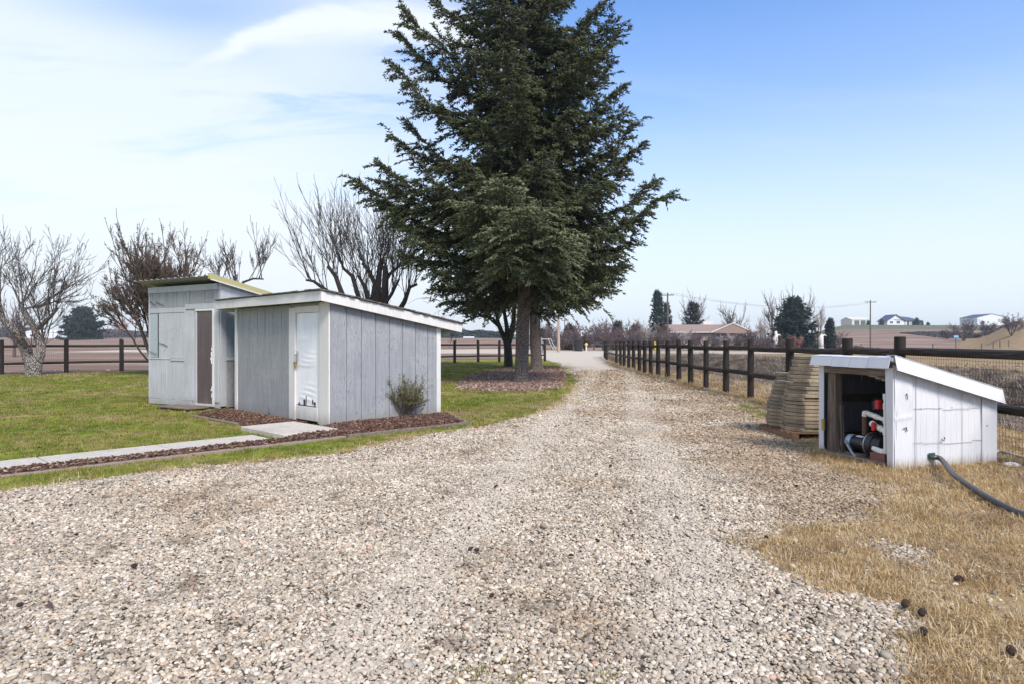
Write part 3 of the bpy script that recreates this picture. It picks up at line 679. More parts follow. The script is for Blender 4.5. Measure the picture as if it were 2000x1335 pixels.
def green_weeds():
    col_ = src_collection('green_tuft', [blades(200 + i, 24, .05, .07, .003, 1.2, 'lawn_blade') for i in range(3)])
    pts = []
    for px, py, r, n in ((925, 1322, .07, 9), (1010, 1330, .08, 5), (1180, 1330, .06, 4), (1478, 800, .8, 60), (1462, 793, .5, 25), (1395, 772, .6, 30), (1440, 785, .6, 25), (1490, 812, .35, 20), (1235, 740, .8, 8), (1300, 745, .8, 14)):
        c = G(px, py)
        for _ in range(n): pts.append((c[0] + random.gauss(0, r * .5), c[1] + random.gauss(0, r * .8), 1.0 if r < .2 else 1.6))
    p = np.array(pts); n = len(p)
    scatter('green_weeds', col_, np.stack([p[:, 0], p[:, 1], height(p[:, 0], p[:, 1])], 1), np.stack([np.zeros(n), np.zeros(n), RNG.uniform(0, 6.28, n)], 1), np.stack([p[:, 2] * .7] * 3, 1), RNG.integers(0, 3, n))
green_weeds()
def bank_weeds():
    col_ = src_collection('weed_tuft', [blades(300 + i, 60, .42, .22, .006, 1.3, 'weed_blade') for i in range(5)])
    n = 9000; y = RNG.uniform(6, 58, n); x = RNG.uniform(8.5, 17.5, n)
    k = (RNG.random(n) < .25 + .75 * ss(x, 12, 13.5) * (1 - ss(x, 15.8, 17))) & (fnoise(x, y, .6, 88) > .36); x = x[k]; y = y[k]; n = len(x); s = RNG.uniform(.5, 1.2, n) * np.where(x > 15.6, .5, 1)
    scatter('ditch_weeds', col_, np.stack([x, y, height(x, y)], 1), np.stack([RNG.normal(0, .2, n), RNG.normal(0, .2, n), RNG.uniform(0, 6.28, n)], 1), np.stack([s] * 3, 1), RNG.integers(0, 5, n))
bank_weeds()
def bark_chips():
    r = random.Random(5); ms = []
    for k in range(6):
        b = MB(); b.box((0, 0, 0), (r.uniform(.03, .06), r.uniform(.012, .022), r.uniform(.005, .010)), jit=.003)
        me = bpy.data.meshes.new('chip_shape'); me.from_pydata(b.v, [], b.f); me.materials.append(MATS['chip']); ms.append(me)
    x0, y0 = -10, 1.9; n = 100000; x = RNG.uniform(-8.5, -.6, n); y = RNG.uniform(3, 13, n)
    sd = np.maximum(poly_sd(BED_LONG, x, y), poly_sd(BED_SIDE, x, y)); k = (sd > .02) & (poly_sd(SLAB, x, y) < -.02); x = x[k]; y = y[k]; sd = sd[k]; n = len(x); print('chips', n)
    z = height(x, y) + .012 + np.minimum(sd, .2) * .22 + RNG.uniform(0, .025, n)
    scatter('bark_mulch', src_collection('chip', ms), np.stack([x, y, z], 1), np.stack([RNG.normal(0, .35, n), RNG.normal(0, .35, n), RNG.uniform(0, 6.28, n)], 1), np.stack([RNG.uniform(.5, 1.05, n)] * 3, 1), RNG.integers(0, 6, n))
bark_chips()

def island_chips():
    r = random.Random(6); ms = []
    for k in range(5):
        b = MB(); b.box((0, 0, 0), (r.uniform(.05, .09), r.uniform(.03, .05), r.uniform(.02, .04)), jit=.012)
        me = bpy.data.meshes.new('rock_shape'); me.from_pydata(b.v, [], b.f); me.materials.append(MATS['red_chip']); ms.append(me)
    n = 60000; x = RNG.uniform(-3.5, 4.5, n); y = RNG.uniform(16, 40, n); z = zones(x, y); k = (z['rock'] + znoise(x, y) * .6 > .5) & (RNG.random(n) < .5); x = x[k]; y = y[k]; n = len(x); print('island', n)
    scatter('red_bark_mulch', src_collection('rock', ms), np.stack([x, y, height(x, y) + .01], 1), np.stack([RNG.normal(0, .5, n), RNG.normal(0, .5, n), RNG.uniform(0, 6.28, n)], 1), np.stack([RNG.uniform(.7, 1.5, n)] * 3, 1), RNG.integers(0, 5, n))
def fallen_leaves():
    V = [(-.03, 0, 0), (0, .018, .006), (.03, 0, 0), (0, -.018, .004)]
    me = new_mesh('leaf_shape', V, [np.array([[0, 3, 2, 1]])], MATS['chip']); n = 2600; x = RNG.uniform(-9, 6, n); y = RNG.uniform(3, 30, n); z = zones(x, y)
    k = ((z['lawn'] > .6) & (RNG.random(n) < .6)) | ((z['gravel'] > .5) & (RNG.random(n) < .25)); x = x[k]; y = y[k]; n = len(x)
    scatter('fallen_leaves', src_collection('leaf', [me]), np.stack([x, y, height(x, y) + .025], 1), np.stack([RNG.normal(0, .4, n), RNG.normal(0, .4, n), RNG.uniform(0, 6.28, n)], 1), np.stack([RNG.uniform(.5, 1.0, n)] * 3, 1), np.zeros(n))
island_chips(); fallen_leaves()
# ------------------------------------------------------------------ small shed (local x along its side wall, local y along its door wall)
def boards_wall(mb, axis, a0, a1, z0, ztop, step, gap, thick, out, backing=0.03, edges=None):
    """upright boards with open grooves between them; out = -1/+1 side they face"""
    n = max(1, round((a1 - a0) / step)); cuts = edges or [a0 + (a1 - a0) * k / n for k in range(n + 1)]
    def P(u, d, z): return (u, d, z) if axis == 'x' else (d, u, z)
    def block(u0, u1, d0, d1, lo):
        lo_, hi = [P(u0, d0, lo), P(u1, d0, lo), P(u1, d1, lo), P(u0, d1, lo)], [P(u0, d0, ztop(u0)), P(u1, d0, ztop(u1)), P(u1, d1, ztop(u1)), P(u0, d1, ztop(u0))]
        mb.hexa(lo_, hi)
    for k in range(len(cuts) - 1):
        g0 = gap / 2 if k else 0; g1 = gap / 2 if k < len(cuts) - 2 else 0
        block(cuts[k] + g0, cuts[k + 1] - g1, 0, out * thick, z0 + random.uniform(-.008, .008))
    block(a0, a1, -out * 0.001, -out * backing, z0)
    return mb
shed = empty('grey_shed', (KX, KY, 0), UA, 'small grey board shed with white trim, white door and sloping shingle roof', 'shed')
SL, SWD = 2.35, 3.48
def zroof(x): return 2.075 - 0.155 * x          # underside of the roof over local x
wt_ = lambda u: zroof(u) - .02
boards_wall(MB(), 'x', .0, SL, .03, wt_, .305, .012, .016, -1).build('wall', MATS['grey_paint'], shed)
boards_wall(MB(), 'y', 1.30, SWD, .03, lambda u: zroof(0) - .02, .30, .012, .016, -1).build('wall', MATS['grey_paint'], shed)
MB().box((-.008, .66, 2.035), (.016, 1.26, .05)).build('wall', MATS['grey_paint'], shed)
boards_wall(MB(), 'y', 0, SWD, .03, lambda u: zroof(SL) - .02, .30, .012, .016, 1).build('wall', MATS['grey_paint'], shed).location = (SL, 0, 0)
boards_wall(MB(), 'x', 0, SL, .03, wt_, .305, .012, .016, 1).build('wall', MATS['grey_paint'], shed).location = (0, SWD, 0)
for c, s_ in (((-.017, .145, 1.03), (.030, .29, 2.06)), ((SL - .035, -.024, .87), (.10, .024, 1.68)), ((-.024, SWD - .045, 1.03), (.024, .10, 2.04)), ((SL + .022, SWD - .04, .87), (.024, .09, 1.68))):
    MB().box(c, s_).build('corner_trim', MATS['white_trim'], shed, bevel=.003)
fr = MB(); fr.box((-.022, 1.19, 1.0), (.04, .21, 2.0)); fr.box((-.022, .69, 1.955), (.036, .79, .11)); fr.box((-.010, .33, .97), (.016, .075, 1.88))
fr.build('door_frame', MATS['white_trim'], shed, bevel=.003)
# buckled sheet door: a grid with horizontal wrinkles
vs = []; nu, nv = 22, 90
for j_ in range(nv + 1):
    for i_ in range(nu + 1):
        u = .372 + .71 * i_ / nu; z = .06 + 1.835 * j_ / nv; e = math.sin(math.pi * i_ / nu)
        wr = 0
        for z0, a_, wv in ((1.42, .010, .035), (1.33, .012, .03), (1.25, .016, .028), (1.17, .014, .03), (1.10, .012, .026), (1.03, .009, .03), (.66, .012, .03), (.58, .012, .03), (.50, .009, .03), (.42, .009, .03)):
            wr += a_ * math.exp(-((z - z0 - .03 * math.sin(5 * u + z0 * 7)) / wv) ** 2) * (0.5 + .5 * math.sin(4 * u + z0 * 11))
        vs.append((-.004 - e * wr - .004 * e, u, z))
fs = [(j_ * (nu + 1) + i_, (j_ + 1) * (nu + 1) + i_, (j_ + 1) * (nu + 1) + i_ + 1, j_ * (nu + 1) + i_ + 1) for j_ in range(nv) for i_ in range(nu)]
dm = MB(); dm.add(vs, fs); door = dm.build('door', MATS['white_door'], shed, smooth=True)
mb = MB()
for u, z, w_, h_ in ((.72, .305, .62, .018), (.98, .33, .03, .05), (.80, .36, .045, .10), (.74, .40, .012, .16), (.47, .36, .05, .05), (.53, .39, .03, .07), (.46, .31, .05, .03), (1.05, .25, .01, .14)):
    mb.box((-.0165, u, z), (.004, w_, h_), rx=random.uniform(-.15, .15), jit=.004)
mb.build('peeled_edge', MATS['dark_bark'], door)
MB().box((-.014, .725, .18), (.018, .70, .235)).build('kick_board', MATS['white_trim'], door, bevel=.003)
mb = MB(); mb.box((-.026, 1.045, 1.16), (.012, .035, .17)); mb.tube([(-.03, 1.045, 1.22), (-.06, 1.045, 1.20), (-.06, 1.045, 1.12), (-.03, 1.045, 1.10)], .007, 6)
mb.build('handle', MATS['steel'], door, smooth=False)
mb = MB(); mb.box((-.045, 1.06, .985), (.028, .05, .055)); mb.tube([(-.045, 1.045, 1.01), (-.045, 1.045, 1.045), (-.045, 1.075, 1.045), (-.045, 1.075, 1.01)], .005, 6); mb.tube([(-.01, 1.09, 1.04), (-.055, 1.09, 1.04)], [.016, .024], 8)
mb.build('padlock', MATS['brass'], door)
# roof: deck, fascia boards, ragged shingles
X0, X1, Y0, Y1 = -.26, SL + .46, -.15, SWD + .34
def rz_(x): return zroof(x)
rf = MB(); rf.hexa([(X0 + .03, Y0 + .03, rz_(X0) + .0), (X1 - .03, Y0 + .03, rz_(X1) + .0), (X1 - .03, Y1 - .03, rz_(X1)), (X0 + .03, Y1 - .03, rz_(X0))],
                   [(X0 + .03, Y0 + .03, rz_(X0) + .10), (X1 - .03, Y0 + .03, rz_(X1) + .10), (X1 - .03, Y1 - .03, rz_(X1) + .10), (X0 + .03, Y1 - .03, rz_(X0) + .10)])
rf.build('roof_deck', MATS['white_trim'], shed)
FH = .175
for (a, b_) in (((X0, Y0), (X1, Y0)), ((X0, Y1), (X1, Y1))):
    m_ = MB(); y = a[1]; d = .028 if y < 1 else -.028
    m_.hexa([(X0, y, rz_(X0) - .06), (X1, y, rz_(X1) - .06), (X1, y + d, rz_(X1) - .06), (X0, y + d, rz_(X0) - .06)] if d > 0 else [(X0, y + d, rz_(X0) - .06), (X1, y + d, rz_(X1) - .06), (X1, y, rz_(X1) - .06), (X0, y, rz_(X0) - .06)],
            [(X0, y, rz_(X0) + .105), (X1, y, rz_(X1) + .105), (X1, y + d, rz_(X1) + .105), (X0, y + d, rz_(X0) + .105)] if d > 0 else [(X0, y + d, rz_(X0) + .105), (X1, y + d, rz_(X1) + .105), (X1, y, rz_(X1) + .105), (X0, y, rz_(X0) + .105)])
    m_.build('fascia', MATS['white_trim'], shed, bevel=.003)
for x in (X0, X1):
    d = .014 if x < 0 else -.014
    MB().box((x + d + (0.001 if x < 0 else 0), (Y0 + Y1) / 2, rz_(x) + .022), (.028, Y1 - Y0 - .062, .165)).build('fascia', MATS['white_trim'], shed, bevel=.003)
sh = MB(); nrow = 17; sl = math.atan(.155)
for r_ in range(nrow):
    x0 = X0 - .035 + (X1 - X0 + .05) * r_ / nrow; wdt = (X1 - X0) / nrow * 1.5
    y = Y0 - .03
    while y < Y1 + .02:
        w_ = random.uniform(.22, .36); w_ = min(w_, Y1 + .03 - y)
        xc = x0 + wdt / 2 + random.uniform(-.012, .012)
        sh.box((xc, y + w_ / 2, rz_(xc) + .125 + .004 * (r_ % 2) + random.uniform(-.002, .004)), (wdt, w_ - .006, .014 + random.uniform(0, .006)), ry=sl - .03 + random.uniform(-.012, .012), jit=.003); y += w_
for e_ in range(60):   # curled frayed bits along the rake
    xc = random.uniform(X0, X1); sh.box((xc, Y0 - .028 + random.uniform(-.012, .01), rz_(xc) + .118), (random.uniform(.04, .14), .02, random.uniform(.008, .02)), ry=sl, jit=.005)
sh.build('roof_shingles', MATS['shingles'], shed)
MB().box((-.028, 2.05, .14), (.02, .05, .10)).build('vent_flap', MATS['steel'], shed)

# ------------------------------------------------------------------ taller shed behind it
tw = empty('tall_shed', (TX, TY, 0), TA, 'taller pale grey patched shed with corrugated roof, mustard edge and brown door', 'shed')
TW, TD = 2.43, 2.3
def tz(x): return 2.66 - .19 * x
P_ = 'pale_grey_paint'
# front wall lies on local x=0, runs along +y (towards photo left)
def fbox(mb, y0, y1, z0, z1, d=.012, off=0): mb.box((-off - d / 2, (y0 + y1) / 2, (z0 + z1) / 2), (d, y1 - y0, z1 - z0)); return mb
fw = MB(); fbox(fw, 0, TW, .04, 2.60, .02, -.022); fw.build('wall', MATS[P_], tw)
boards_wall(MB(), 'y', 1.17, TW, .16, lambda u: 1.02, .105, .008, .012, -1).build('wainscot', MATS[P_], tw)
mb = MB(); fbox(mb, .90, TW, .04, .155, .018); fbox(mb, 1.15, 1.62, 1.0, 1.04, .03); fbox(mb, 1.66, TW - .01, 1.025, 1.055, .022); fbox(mb, .86, 1.165, .16, 2.06, .016)
fbox(mb, 1.10, TW, 2.03, 2.14, .02); fbox(mb, .0, 1.12, 2.09, 2.20, .024); fbox(mb, TW - .05, TW, .16, 2.60, .018); fbox(mb, 1.165, 1.19, 1.04, 2.03, .012)
fbox(mb, 1.765, 1.79, .16, 1.02, .022); fbox(mb, .02, .16, .16, 2.09, .022); fbox(mb, .74, .78, .1, 2.05, .02)
mb.build('trim', MATS[P_], tw, bevel=.003)
cuts = [0, .48, .58, .98, 1.10, 1.42, 1.50, 1.78, 2.06, 2.30, TW - .05]
mb = MB()
for k in range(len(cuts) - 1):
    z0 = 2.205 if cuts[k] < 1.0 else 2.145
    fbox(mb, cuts[k] + .006, cuts[k + 1] - .006, z0, 2.46 + random.uniform(-.01, .012), .010 + .003 * (k % 2))
mb.build('upper_board', MATS['grey_paint'], tw, bevel=.002)
fbox(MB(), .05, TW, 2.475, 2.60, .03).build('header', MATS['pale_grey_paint'], tw)
mb = MB(); fbox(mb, 1.20, 2.06, 1.05, 2.02, .014)
brd = mb.build('window_board', MATS['pale_grey_paint'], tw, bevel=.002)
mb = MB()
for _ in range(14): MB().tube([(-.012, yq := random.uniform(1.25, 2.0), zq := random.uniform(1.1, 1.98)), (-.018, yq, zq)], .006, 6).build('screw', MATS['rust'], brd)
fbox(MB(), 2.10, 2.37, 1.065, 2.02, .008).build('window_pane', MATS['window_plastic'], tw)
mb = MB(); fbox(mb, 2.075, 2.10, 1.06, 2.03, .012)
mb.build('window_frame', MATS['black_metal'], tw)
mb = MB()
for a, b_ in (((1.90, 1.36), (1.72, 1.31)), ((2.37, 1.20), (2.12, 1.13)), ((2.37, 2.30), (2.15, 2.20)), ((2.15, 2.28), (1.86, 2.19)), ((2.05, 1.385), (1.85, 1.355))):
    MB().tube([(-.03, a[0], a[1]), (-.03, b_[0], b_[1])], .006, 5).build('loose_strip', MATS['black_metal'], tw)
mb = MB(); mb.box((.004, .46, 1.08), (.03, .53, 1.93)); dr = mb.build('door', MATS['brown_door'], tw, bevel=.003)
mb = MB(); fbox(mb, .16, .215, .10, 2.08, .035); fbox(mb, .16, .78, 2.045, 2.085, .03); fbox(mb, .16, .78, .07, .115, .035); mb.build('door_frame', MATS['white_trim'], tw, bevel=.003)
mb = MB(); 
for z, w_, h_ in ((1.15, .03, .10), (1.05, .05, .08), (.99, .03, .07), (1.25, .018, .07), (.3, .025, .08), (1.32, .02, .03), (.45, .012, .12)): mb.box((-.015, .24 + random.uniform(-.01, .02), z), (.006, w_, h_), rx=random.uniform(-.5, .5), jit=.006)
mb.build('peeled_paint', MATS['label_white'], dr)
# side wall (local y = 0 plane, runs along +x) set back darker panels
boards_wall(MB(), 'x', .12, TD, .05, lambda u: 1.02, .20, .012, .012, -1).build('wall', MATS['grey_paint'], tw)
mb = MB(); mb.hexa([(.12, -.010, 1.10), (TD, -.010, 1.10), (TD, .02, 1.10), (.12, .02, 1.10)], [(.12, -.010, 2.02), (TD, -.010, 2.02), (TD, .02, 2.02), (.12, .02, 2.02)])
mb.build('window_pane', MATS['window_plastic'], tw)
mb = MB(); mb.hexa([(0, -.012, 2.04), (TD, -.012, 2.04), (TD, .02, 2.04), (0, .02, 2.04)], [(0, -.012, tz(0) - .05), (TD, -.012, tz(TD) - .05), (TD, .02, tz(TD) - .05), (0, .02, tz(0) - .05)])
mb.box((.06, -.016, 1.06), (.13, .03, 1.96)); mb.box((TD / 2 + .06, -.018, 1.06), (TD - .13, .028, .07)); mb.build('wall', MATS[P_], tw)
mb = MB(); mb.box((TD, TW / 2, 1.1), (.03, TW - .06, 2.1)); mb.hexa([(.03, TW - .04, .05), (TD - .03, TW - .04, .05), (TD - .03, TW - .005, .05), (.03, TW - .005, .05)], [(.03, TW - .04, tz(0) - .06), (TD - .03, TW - .04, tz(TD) - .06), (TD - .03, TW - .005, tz(TD) - .06), (.03, TW - .005, tz(0) - .06)])
mb.build('wall', MATS[P_], tw)
# corrugated sheet roof, ribs run down the slope (local x)
ny_ = 150; xs_ = (-.28, TD + .25); vs = []
ys_ = np.linspace(-.02, TW + .14, ny_)
for up in (0, 1):
    for x in xs_:
        for y in ys_:
            ph = ((y * 4.9) % 1.0); rib = .024 if .40 < ph < .60 else 0.0
            vs.append((x, y, tz(x) + .012 + rib + (.004 if up else 0)))
fs = []
for i_ in range(ny_ - 1):
    fs.append((i_, ny_ + i_, ny_ + i_ + 1, i_ + 1)); o2 = 2 * ny_; fs.append((o2 + i_, o2 + i_ + 1, o2 + ny_ + i_ + 1, o2 + ny_ + i_)); fs.append((i_, i_ + 1, o2 + i_ + 1, o2 + i_)); fs.append((ny_ + i_, o2 + ny_ + i_, o2 + ny_ + i_ + 1, ny_ + i_ + 1))
mb = MB(); mb.add(vs, fs); mb.build('roof', MATS['roof_metal'], tw)
mb = MB()
for x in (.6, 1.4, 2.2): mb.hexa([(x, .03, tz(x) - .09), (x + .04, .03, tz(x) - .09), (x + .04, TW - .03, tz(x) - .09), (x, TW - .03, tz(x) - .09)], [(x, .03, tz(x) - .005), (x + .04, .03, tz(x) - .013), (x + .04, TW - .03, tz(x) - .013), (x, TW - .03, tz(x) - .005)])
mb.build('rafter', MATS['pale_grey_paint'], tw)
def slopebar(y0, y1, lo, hi, x0=-.30, x1=TD + .27):
    m_ = MB(); m_.hexa([(x0, y0, tz(x0) + lo), (x1, y0, tz(x1) + lo), (x1, y1, tz(x1) + lo), (x0, y1, tz(x0) + lo)], [(x0, y0, tz(x0) + hi), (x1, y0, tz(x1) + hi), (x1, y1, tz(x1) + hi), (x0, y1, tz(x0) + hi)]); return m_
slopebar(-.10, -.025, -.055, .062).build('roof_flashing', MATS['mustard_metal'], tw, bevel=.004)
slopebar(-.14, -.102, -.08, -.058).build('flashing_lip', MATS['white_trim'], tw)
# plank step in front of its door
st_ = empty('plank_step', loc2w(-.34, .72, TX, TY, TA) + (0,), TA, 'weathered grey plank step lying in front of the brown door', 'step')
mb = MB()
for k in range(4): mb.box((-.17 + k * .115, 0, .065), (.108, 1.05, .028), jit=.003)
mb.build('tread', MATS['old_wood_flat'], st_, bevel=.003)
for y in (-.40, .40): MB().box((0, y, .025), (.42, .06, .05)).build('bearer', MATS['dark_wood'], st_)

# ------------------------------------------------------------------ slab, path, edging
def slab_obj(name, poly, z0, z1, mat, label=None, cat=None, kind=None, group=None, bevel=.008):
    cx = sum(p[0] for p in poly) / len(poly); cy = sum(p[1] for p in poly) / len(poly)
    m_ = MB(); m_.prism([(p[0] - cx, p[1] - cy) for p in poly], z0, z1); o = m_.build(name, MATS[mat], bevel=bevel); o.location = (cx, cy, 0)
    return tag(o, label, cat, group, kind)
slab_obj('concrete_slab', SLAB, -.05, .075, 'concrete', 'square concrete slab in front of the white shed door', 'slab')
wk = []
for k in range(7):
    a, b_ = k / 7 + .0008, (k + 1) / 7 - .0008
    L_ = lambda p, q, t_: (p[0] + (q[0] - p[0]) * t_, p[1] + (q[1] - p[1]) * t_)
    p0, p1, p2, p3 = WALK; wk.append([L_(p3, p2, a), L_(p3, p2, b_), L_(p0, p1, b_), L_(p0, p1, a)])
m_ = MB()
for w_ in wk: m_.prism(w_, -.06, .038)
tag(m_.build('path', MATS['concrete'], bevel=.006), kind='structure')
def strip(p, q, w): 
    d = Vector((q[0] - p[0], q[1] - p[1], 0)).normalized(); n_ = Vector((-d.y, d.x, 0)) * w
    return [(p[0], p[1]), (q[0], q[1]), (q[0] + n_.x, q[1] + n_.y), (p[0] + n_.x, p[1] + n_.y)]
slab_obj('edging_board', strip((-2.38, 9.36), (-.70, 10.88), .10), -.03, .045, 'old_wood_flat', 'weathered pale board edging the bark bed below the bushy shrub', 'edging board', bevel=.004).location.z = .0
slab_obj('edging_board', strip((-.72, 10.90), (-1.22, 12.35), .09), -.03, .042, 'old_wood_flat', 'pale board edging the end of the bark bed beside the shed corner', 'edging board', bevel=.004)
slab_obj('edging_brick_row', strip((-5.25, 6.52), (-2.42, 9.35), .085), -.03, .034, 'edging_brick', 'low reddish concrete edging between bark strip and gravel', 'edging', bevel=.005)
slab_obj('edging_brick_row', strip((-9.9, 1.87), (-5.27, 6.50), .085), -.03, .030, 'concrete', 'low grey concrete edging along the bark strip beside the path', 'edging', bevel=.005)
slab_obj('edging_board', strip((-4.62, 10.84), (-6.10, 12.16), .08), -.03, .038, 'old_wood_flat', 'thin board edging between lawn and the bark bed in front of the sheds', 'edging board', bevel=.004)

# ------------------------------------------------------------------ pump house
ph = empty('pump_house', (PX, PY, 0), PA, 'low white metal pump house, open at the front, lean-to roof', 'pump house')
PL, PWD = 1.46, 1.10
def pz(x): return 1.18 - .262 * x
# side wall: sheets with raised folds
mb = MB(); xs = [0]; prof = []
rib = [0.30, .385, .46, .555, .64, .72, .80, .885, .97, 1.06, 1.15, 1.24, 1.33]
u = 0.0; pts = [(0.0, 0.0)]
for r_ in rib: pts += [(r_ - .012, 0.0), (r_ - .005, -.0035), (r_ + .005, -.0035), (r_ + .012, 0.0)]
pts += [(PL, 0)]
nz = 14; vs = []
for j_ in range(nz + 1):
    for (x, y) in pts:
        z = .0 + (pz(x) - .02) * j_ / nz; bul = .012 * math.sin(3 * x + 5 * z) * math.sin(math.pi * j_ / nz)
        vs.append((x, y - .004 + bul * .6, z))
m = len(pts); fs = [(j_ * m + i_, j_ * m + i_ + 1, (j_ + 1) * m + i_ + 1, (j_ + 1) * m + i_) for j_ in range(nz) for i_ in range(m - 1)]
mb.add(vs, fs); sw = mb.build('side_panel', MATS['white_metal'], ph)
so = sw.modifiers.new('thick', 'SOLIDIFY'); so.thickness = .004; so.offset = 1
# lap seams standing proud + two horizontal creases
mb = MB()
for x, w_ in ((.03, .004), (.30, .004), (.62, .003), (.95, .003), (1.235, .003)): mb.box((x, -.022, (pz(x) - .03) / 2), (w_, .003, pz(x) - .05))
for z0, xa, xb in ((.66, .27, 1.22), (.28, .27, 1.24)):
    n_ = 7
    for k in range(n_):
        a = xa + (xb - xa) * k / n_; b_ = xa + (xb - xa) * (k + 1) / n_; zz = z0 + random.uniform(-.006, .006) + .012 * math.sin(a * 6)
        mb.box(((a + b_) / 2, -.024, zz), (b_ - a, .003, .0035), ry=random.uniform(-.03, .03))
mb.build('seam', MATS['hose_grey'], sw)
mb = MB()
for x, z, w_, h_ in ((.155, .45, .012, .05), (.13, .46, .04, .006), (.165, .80, .007, .05), (.16, .83, .012, .02), (1.3, .45, .01, .01), (.66, .31, .045, .008), (.68, .33, .012, .025)): MB().box((x, -.036, z), (w_, .004, h_), ry=random.uniform(-.4, .4)).build('tear', MATS['black_metal'], sw)
for z in (.66,):
    for x in (.36, .62, .8, 1.05): MB().box((x, -.026, z + .008), (.007, .006, .007)).build('screw', MATS['black_metal'], sw)
# wrap-around corner sheet with a ring-shaped dent
nu, nv = 26, 60; vs = []
for j_ in range(nv + 1):
    for i_ in range(nu + 1):
        x = .004 + .245 * i_ / nu; z = (pz(x) - .03) * j_ / nv; r_ = math.hypot((x - .13) / .095, (z - .76) / .19)
        dent = .007 * math.exp(-((r_ - 1) / .22) ** 2) * (.55 + .45 * math.sin(2.2 * math.atan2(z - .76, x - .13) + 1)) - .005 * math.exp(-(r_ / .6) ** 2) + .006 * math.exp(-((z - .56 - .1 * x) / .02) ** 2)
        vs.append((x, -.020 - dent - .004 * math.sin(9 * z), z))
fs = [(j_ * (nu + 1) + i_, j_ * (nu + 1) + i_ + 1, (j_ + 1) * (nu + 1) + i_ + 1, (j_ + 1) * (nu + 1) + i_) for j_ in range(nv) for i_ in range(nu)]
mb = MB(); mb.add(vs, fs); co = mb.build('corner_sheet', MATS['white_metal'], ph, smooth=True); so = co.modifiers.new('thick', 'SOLIDIFY'); so.thickness = .003; so.offset = 1
mb = MB(); mb.box((1.35, -.020, .39), (.22, .010, .78)); mb.build('corner_sheet', MATS['white_metal'], ph, bevel=.002)
# front jambs
mb = MB(); mb.hexa([(-.012, -.02, 0), (.0, -.02, 0), (.0, .055, 0), (-.012, .055, 0)], [(-.012, -.02, 1.12), (.0, -.02, 1.12), (.0, .085, 1.12), (-.012, .085, 1.12)]); mb.build('front_panel', MATS['white_metal'], ph)
mb = MB(); mb.hexa([(-.012, PWD - .08, .03), (.0, PWD - .08, .03), (.0, PWD, .03), (-.012, PWD, .03)], [(-.012, PWD - .085, 1.14), (.0, PWD - .085, 1.14), (.0, PWD, 1.14), (-.012, PWD, 1.14)]); mb.build('front_panel', MATS['white_metal'], ph, bevel=.003)
mb = MB(); mb.box((-.008, PWD / 2, 1.125), (.010, PWD - .10, .035), rx=.01); mb.build('lintel_flashing', MATS['white_metal'], ph)
mb = MB(); mb.box((.025, PWD / 2, 1.065), (.05, PWD - .02, .085), jit=.004); mb.build('lintel', MATS['old_wood_flat'], ph, bevel=.003)
mb = MB(); mb.box((.08, PWD - .17, .54), (.10, .13, 1.0), jit=.008); mb.box((.16, PWD - .10, .30), (.06, .15, .58), jit=.01, ry=.05); mb.box((.10, PWD - .27, .33), (.04, .03, .60), jit=.008, rx=-.06)
mb.build('timber_post', MATS['old_wood'], ph, bevel=.004)
for c_, s_ in (((1.40, PWD - .08, .38), (.08, .08, .70)), ((.06, .05, .55), (.08, .07, 1.0)), ((1.40, .06, .38), (.08, .08, .70))): MB().box(c_, s_).build('timber_post', MATS['dark_wood'], ph)
mb = MB(); mb.box((.75, PWD - .055, .70), (1.3, .045, .09), ry=.0); mb.box((1.42, PWD / 2, .62), (.05, PWD - .1, .10)); mb.box((1.40, PWD / 2, .22), (.05, PWD - .1, .09)); mb.box((.75, PWD - .055, .22), (1.3, .045, .09)); mb.build('rail', MATS['dark_wood'], ph)
# far side wall and back wall, ribbed, seen from inside
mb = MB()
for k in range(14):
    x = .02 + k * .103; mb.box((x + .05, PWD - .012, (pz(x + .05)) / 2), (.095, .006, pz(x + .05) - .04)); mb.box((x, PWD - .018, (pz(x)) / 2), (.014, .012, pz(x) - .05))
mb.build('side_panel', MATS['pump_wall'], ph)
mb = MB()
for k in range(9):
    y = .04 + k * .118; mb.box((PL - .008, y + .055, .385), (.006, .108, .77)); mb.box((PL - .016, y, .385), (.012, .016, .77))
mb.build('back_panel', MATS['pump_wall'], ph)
# roof sheet with folded white edges
mb = MB(); a0, a1, b0, b1 = -.06, PL - .005, -.06, PWD + .05
mb.hexa([(a0, b0, pz(a0)), (a1, b0, pz(a1)), (a1, b1, pz(a1)), (a0, b1, pz(a0))], [(a0, b0, pz(a0) + .035), (a1, b0, pz(a1) + .035), (a1, b1, pz(a1) + .035), (a0, b1, pz(a0) + .035)])
roof = mb.build('roof', MATS['white_metal'], ph)
mb = MB()   # side flashing: leans outward slightly, thin
def fl(y0, y1, lo, hi, x0=a0 + .012, x1=a1 + .02):
    mb.hexa([(x0, y0 - .03, pz(x0) + lo), (x1, y0 - .03, pz(x1) + lo), (x1, y1 - .03, pz(x1) + lo), (x0, y1 - .03, pz(x0) + lo)], [(x0, y0, pz(x0) + hi), (x1, y0, pz(x1) + hi), (x1, y1, pz(x1) + hi), (x0, y1, pz(x0) + hi)])
fl(b0 - .02, b0 - .012, -.075, .062); mb.hexa([(a0 + .01, b0 - .025, pz(a0) + .063), (a1 + .02, b0 - .025, pz(a1) + .063), (a1 + .02, b0 + .09, pz(a1) + .063), (a0 + .01, b0 + .09, pz(a0) + .063)], [(a0 + .01, b0 - .025, pz(a0) + .068), (a1 + .02, b0 - .025, pz(a1) + .068), (a1 + .02, b0 + .09, pz(a1) + .068), (a0 + .01, b0 + .09, pz(a0) + .068)])
x0, x1 = a0 + .012, a1 + .02
